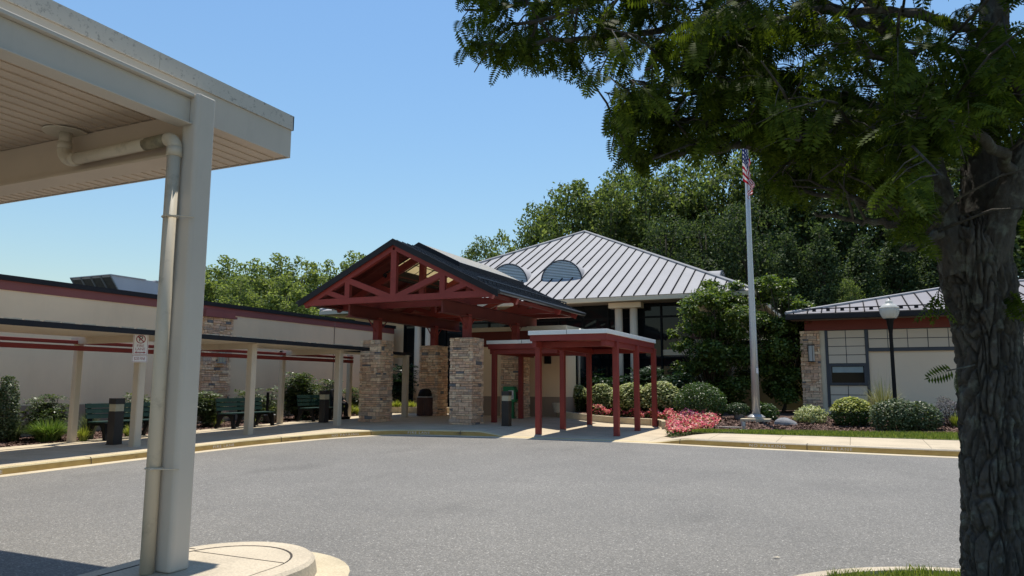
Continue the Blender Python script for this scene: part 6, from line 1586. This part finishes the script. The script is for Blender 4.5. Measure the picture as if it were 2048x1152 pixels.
    # secondary branches: start on a limb, pass through real points in the crown
    br = [('left', (1862, 350, 4.85), [(1760, 330, 5.0), (1620, 320, 5.2), (1480, 290, 5.45), (1340, 280, 5.6), (1235, 310, 5.7)]),
          ('left', (1840, 250, 4.9), [(1600, 280, 5.0), (1420, 300, 5.2), (1300, 312, 5.4), (1240, 322, 5.6)]),
          ('left', (1840, 250, 4.9), [(1700, 200, 5.0), (1520, 190, 5.15), (1380, 190, 5.3), (1260, 210, 5.4)]),
          ('left', (1800, 130, 5.0), [(1650, 70, 5.1), (1450, 50, 5.2), (1250, 70, 5.35), (1080, 80, 5.5), (950, 90, 5.6)]),
          ('left', (1775, 70, 5.1), [(1600, -10, 5.3), (1400, -20, 5.6), (1200, 0, 5.9), (1040, 10, 6.1), (930, 20, 6.2)]),
          ('left', (1700, -90, 5.3), [(1500, -90, 5.0), (1300, -60, 4.9), (1150, 20, 4.9), (1010, 60, 5.0)]),
          ('left', (1880, 420, 4.8), [(1790, 420, 4.9), (1690, 400, 5.1), (1590, 380, 5.4)]),
          ('left', (1885, 440, 4.79), [(1810, 445, 4.8), (1720, 440, 4.95), (1630, 425, 5.1)]), ('left', (1893, 460, 4.78), [(1870, 470, 4.6), (1835, 490, 4.5), (1800, 500, 4.5)]),
          ('left', (1840, 250, 4.9), [(1600, 240, 5.0), (1420, 250, 5.2), (1300, 240, 5.4), (1222, 250, 5.6)]),
          ('left', (1862, 350, 4.85), [(1760, 250, 5.6), (1640, 210, 6.3), (1500, 200, 7.0), (1380, 170, 7.5)]),
          ('mid', (1962, 260, 5.0), [(1860, 200, 5.6), (1740, 150, 6.3), (1620, 120, 7.0)]),
          ('mid', (1965, 420, 4.9), [(1880, 400, 5.6), (1800, 360, 6.3), (1700, 330, 7.0)]),
          ('mid', (1985, 80, 5.1), [(1860, 30, 5.0), (1700, 20, 4.8), (1540, 40, 4.6), (1400, 90, 4.5), (1290, 140, 4.5)]),
          ('mid', (1962, 260, 5.0), [(1880, 200, 4.6), (1780, 220, 4.4), (1680, 260, 4.3), (1580, 280, 4.3)]),
          ('right', (2035, 350, 4.55), [(1960, 270, 4.2), (1860, 250, 4.05), (1760, 300, 4.0)]),
          ('right', (2080, 240, 4.5), [(2000, 130, 4.2), (1880, 100, 4.0), (1740, 110, 3.9)]),
          ('right', (2035, 350, 4.55), [(2100, 380, 4.9), (2200, 400, 5.2)]), ('right', (2080, 240, 4.5), [(2180, 260, 5.0), (2350, 250, 5.5)]),
          ('mid', (1990, -120, 5.3), [(1850, -200, 6.0), (1650, -250, 6.8), (1450, -220, 7.4)]), ('left', (1590, -260, 5.6), [(1400, -320, 6.2), (1200, -300, 6.6), (1050, -220, 6.8)]),
          ('left', (1700, -90, 5.3), [(1550, -150, 6.4), (1350, -130, 7.2), (1200, -80, 7.8)]), ('mid', (1960, -330, 5.5), [(1800, -450, 6.4), (1600, -500, 7.2)]),
          ('mid', (1990, -120, 5.3), [(2100, -200, 6.2), (2250, -200, 7.0)]), ('right', (2160, 80, 4.45), [(2250, 100, 5.4), (2300, 60, 6.4)]),
          ('mid', (1960, -330, 5.5), [(1900, -500, 4.8), (1750, -650, 4.4)]), ('right', (2260, -100, 4.4), [(2300, -300, 4.2), (2250, -520, 4.2)]),
          ('mid', (1965, 420, 4.9), [(2040, 380, 5.6), (2120, 330, 6.2)]), ('mid', (1962, 260, 5.0), [(2030, 180, 5.8), (2090, 100, 6.6)])]
    bx = [880, 900, 925, 960, 1010, 1060, 1100, 1165, 1196, 1204, 1214, 1235, 1262, 1300, 1350, 1392, 1432, 1462, 1474, 1514, 1524, 1580, 1650, 1700, 1760, 1800, 1840, 1875, 1890, 1990, 2048, 4000]
    by = [110, 150, 182, 178, 178, 158, 165, 182, 180, 235, 320, 348, 345, 330, 325, 335, 312, 328, 296, 296, 390, 425, 400, 440, 460, 490, 510, 530, 350, 340, 470, 500]
    def inside(p, slack=0.0):
        q = proj(np.array(p)); px, py, dd = q[..., 0], q[..., 1], q[..., 2]
        lim = np.interp(px, bx, by)+24*np.sin(px*0.083+np.sin(px*0.031)*2)*np.where(px > 1195, 1, 0.35)
        return (py < lim+slack) & ((px > 897+np.clip((140-py)*0.15, 0, 25)) | (py < -60)) & ((py < 190) | (px > 1212+16*np.sin(py*0.11)+9*np.sin(py*0.29)))
    def gapf(p): p = Vector(p); return mnoise.noise(p*2.0+Vector((3, 1, 9)))+0.55*mnoise.noise(p*4.3)
    def thr(p):
        q = proj(np.array(p)); 
        if 1180 < q[0] < 1340 and 150 < q[1] < 360: return -0.45
        if q[0] > 1840 and q[1] > 380: return -0.5
        return 0.0 if q[1] > 230 else -0.06
    bm = MB(); tw = []
    def wander(a, pts, jit):
        P = [Vector(a)]+[c(p[0], p[1], dm(p[2])) for p in pts]; out = []
        for i in range(len(P)-1):
            k = 6
            for s in range(k):
                t = s/k; q = [max(0, i-1), i, i+1, min(len(P)-1, i+2)]
                A, B_, C_, D_ = [P[z] for z in q]
                out.append(0.5*((2*B_)+(C_-A)*t+(2*A-5*B_+4*C_-D_)*t*t+(3*B_-A-3*C_+D_)*t*t*t)+Vector((rr.uniform(-jit, jit), rr.uniform(-jit, jit), rr.uniform(-jit, jit))))
        out.append(P[-1]); return out
    subs = []
    for nm, st, pts in br:
        P = wander(c(*st), pts, 0.025); k = len(P); bm.tube(P, [0.034*(1-i/k)**0.8+0.006 for i in range(k)], 7); subs.append((P, 1.0))
        i = 3                                            # side branches
        while i < k-1:
            for s in (-1, 1):
                if rr.random() < 0.75:
                    d = (P[i]-P[i-1]).normalized(); sd = d.cross(Vector((0, 0, 1))).normalized()*s; L_ = rr.uniform(0.5, 1.0)
                    e = P[i]+(d*0.55+sd*0.8+Vector((0, 0, rr.uniform(-0.25, 0.35))))*L_
                    if not inside(e, -12) or gapf(e) < thr(e)-0.3: continue
                    Q = [P[i], P[i].lerp(e, 0.5)+Vector((0, 0, 0.05)), e+Vector((0, 0, -0.03))]; bm.tube(Q, [0.011, 0.008, 0.004], 5); subs.append((Q, 0.8))
            i += rr.choice([2, 2, 3])
    # twigs and leaves
    LP = []; LA = []
    for P, w in subs:
        cum = 0
        for a, b_ in zip(P[:-1], P[1:]):
            ln = (b_-a).length; n = max(1, int(ln/0.105))
            for s in range(n):
                p = a.lerp(b_, (s+rr.random())/n); d = (b_-a).normalized()
                sd = Vector((rr.gauss(0, 1), rr.gauss(0, 1), rr.gauss(-0.15, 0.5))); sd = (sd-d*sd.dot(d)).normalized()
                L_ = rr.uniform(0.15, 0.42); tip = p+(sd*0.75+d*0.5)*L_+Vector((0, 0, -0.10*L_))
                if not inside(tip, -8) or gapf(tip) < thr(tip)-0.15: continue
                bm.tube([p, p.lerp(tip, 0.55)+Vector((0, 0, 0.02)), tip], [0.005, 0.0035, 0.0018], 4)
                td = (tip-p).normalized(); nl = int(L_/0.047)+2
                for q in range(nl):
                    f = (q+1)/nl; lp = p.lerp(tip, f); az = Vector((rr.gauss(0, 1), rr.gauss(0, 1), 0)).normalized()
                    ax = (td*0.5+az*0.75+Vector((0, 0, rr.uniform(-1.25, -0.15)))).normalized(); LP.append(tuple(lp)); LA.append(tuple(ax))
    bm.build('branch', 'bark', T, smooth=True)
    # sprigs on the trunk
    spr = [((1950, 730, 4.66), (1893, 742, 4.6)), ((2040, 690, 4.75), (2044, 650, 4.75)), ((2010, 560, 4.66), (2020, 600, 4.6)), ((2030, 560, 4.7), (2046, 555, 4.7)), ((1885, 560, 4.6), (1875, 590, 4.58))]
    SP = []; SA = []
    for si, (a, b_) in enumerate(spr):
        A, B_ = c(*a), c(*b_); sm = MB(); sm.tube([A, B_], [0.006, 0.003], 5); sm.build('sprig', 'bark', T)
        for k in range(2 if si == 0 else 5):
            az = Vector((rr.gauss(0, 1), rr.gauss(0, 1), rr.uniform(-.6, .3))).normalized(); SP.append(tuple(A.lerp(B_, 0.6+0.4*k/4))); SA.append(tuple(((B_-A).normalized()+az*0.7).normalized()))
    LP = np.array(LP); LA = np.array(LA); Ls = r.uniform(0.115, 0.20, len(LP))
    sv = -np.array(sdir)/sdir.z
    def lit_ground(P):                               # leaves whose shade would fall on the sunlit drive are thinned out
        S = P + sv*(P[:, 2:3]-0.05); q = proj(S); return (q[:, 2] > 0.5) & (q[:, 1] < 1150) & (q[:, 0] < 1830)
    keep = inside(LP+LA*Ls[:, None]) & inside(LP) & ~lit_ground(LP)
    keep &= np.array([gapf(p) > thr(p) for p in LP])
    LP, LA, Ls = LP[keep], LA[keep], Ls[keep]
    LP = np.concatenate([LP, np.array(SP)]); LA = np.concatenate([LA, np.array(SA)]); Ls = np.concatenate([Ls, r.uniform(.14, .2, len(SP))])
    n = len(LP); print('locust leaves', n)
    A = unit(LA); upv = np.repeat(np.array([[0, 0, 1.0]]), n, 0)+r.normal(size=(n, 3))*0.55; S = unit(np.cross(A, upv)); U = np.cross(S, A)
    npair = 9; V = []; Q = []; 
    tt = np.linspace(0.14, 0.97, npair); quads = []
    for k, t in enumerate(tt):
        w = 0.30*math.sin(math.pi*(0.22+0.66*t))+0.06
        for s in (-1, 1):
            b0 = (t, 0.0); tp = (t+0.10, s*w); md1 = (t+0.005, s*w*0.5); md2 = (t+0.105, s*w*0.45); quads.append((b0, md1, tp, md2))
    quads.append(((0.95, 0), (1.05, -0.035), (1.2, 0), (1.05, 0.035)))
    quads.append(((0, -0.006), (1.0, -0.004), (1.0, 0.004), (0, 0.006)))
    loc = np.array(quads).reshape(-1, 2); kv = len(loc)
    droop = -0.22*loc[:, 0]**2+0.10*np.abs(loc[:, 1])
    V = LP[:, None]+Ls[:, None, None]*(A[:, None]*loc[None, :, :1]+S[:, None]*loc[None, :, 1:2]+U[:, None]*droop[None, :, None])
    Q = np.arange(n*kv).reshape(-1, 4)
    np_mesh('foliage', V.reshape(-1, 3), Q, 'leaf_locust', T)
    # high crown above the picture: real leaves that shade what is below
    nb = 30; Ps = []; Ns = []
    for i in range(nb):
        ce = np.array(c(rr.uniform(1050, 2500), 0, 5.0)); d = rr.uniform(3.0, 6.6); lat = rr.uniform(-1.6, 4.5); q = FW*d+np.array([math.cos(AZ), math.sin(AZ), 0])*lat
        zz = rr.uniform(0.0, 1.0); e = ((d-5.6)/3.6)**2+((lat-1.6)/3.4)**2
        if e > 1.1: continue
        top = 4.9+0.5*d*0.0+4.2*math.sqrt(max(0.05, 1.12-e)); low = 1.5+0.535*d+0.5
        if top < low+0.2: continue
        z = low+(top-low)*zz; k = 170; dd = unit(r.normal(size=(k, 3)))*0.75*r.random((k, 1))**0.5; Ps.append(np.array([q[0], q[1], z])+dd*np.array([1, 1, .6])); Ns.append(r.normal(size=(k, 3))*0.5+np.array([0, 0, 1]))
    P = np.concatenate(Ps); Nn = np.concatenate(Ns); ok = (proj(P)[:, 1] < -110) & ~lit_ground(P); P, Nn = P[ok], Nn[ok]; V, Q = leaf_quads(P, Nn, 0.20, 0.11, r); np_mesh('upper_foliage', V, Q, 'leaf_locust', T)
locust()
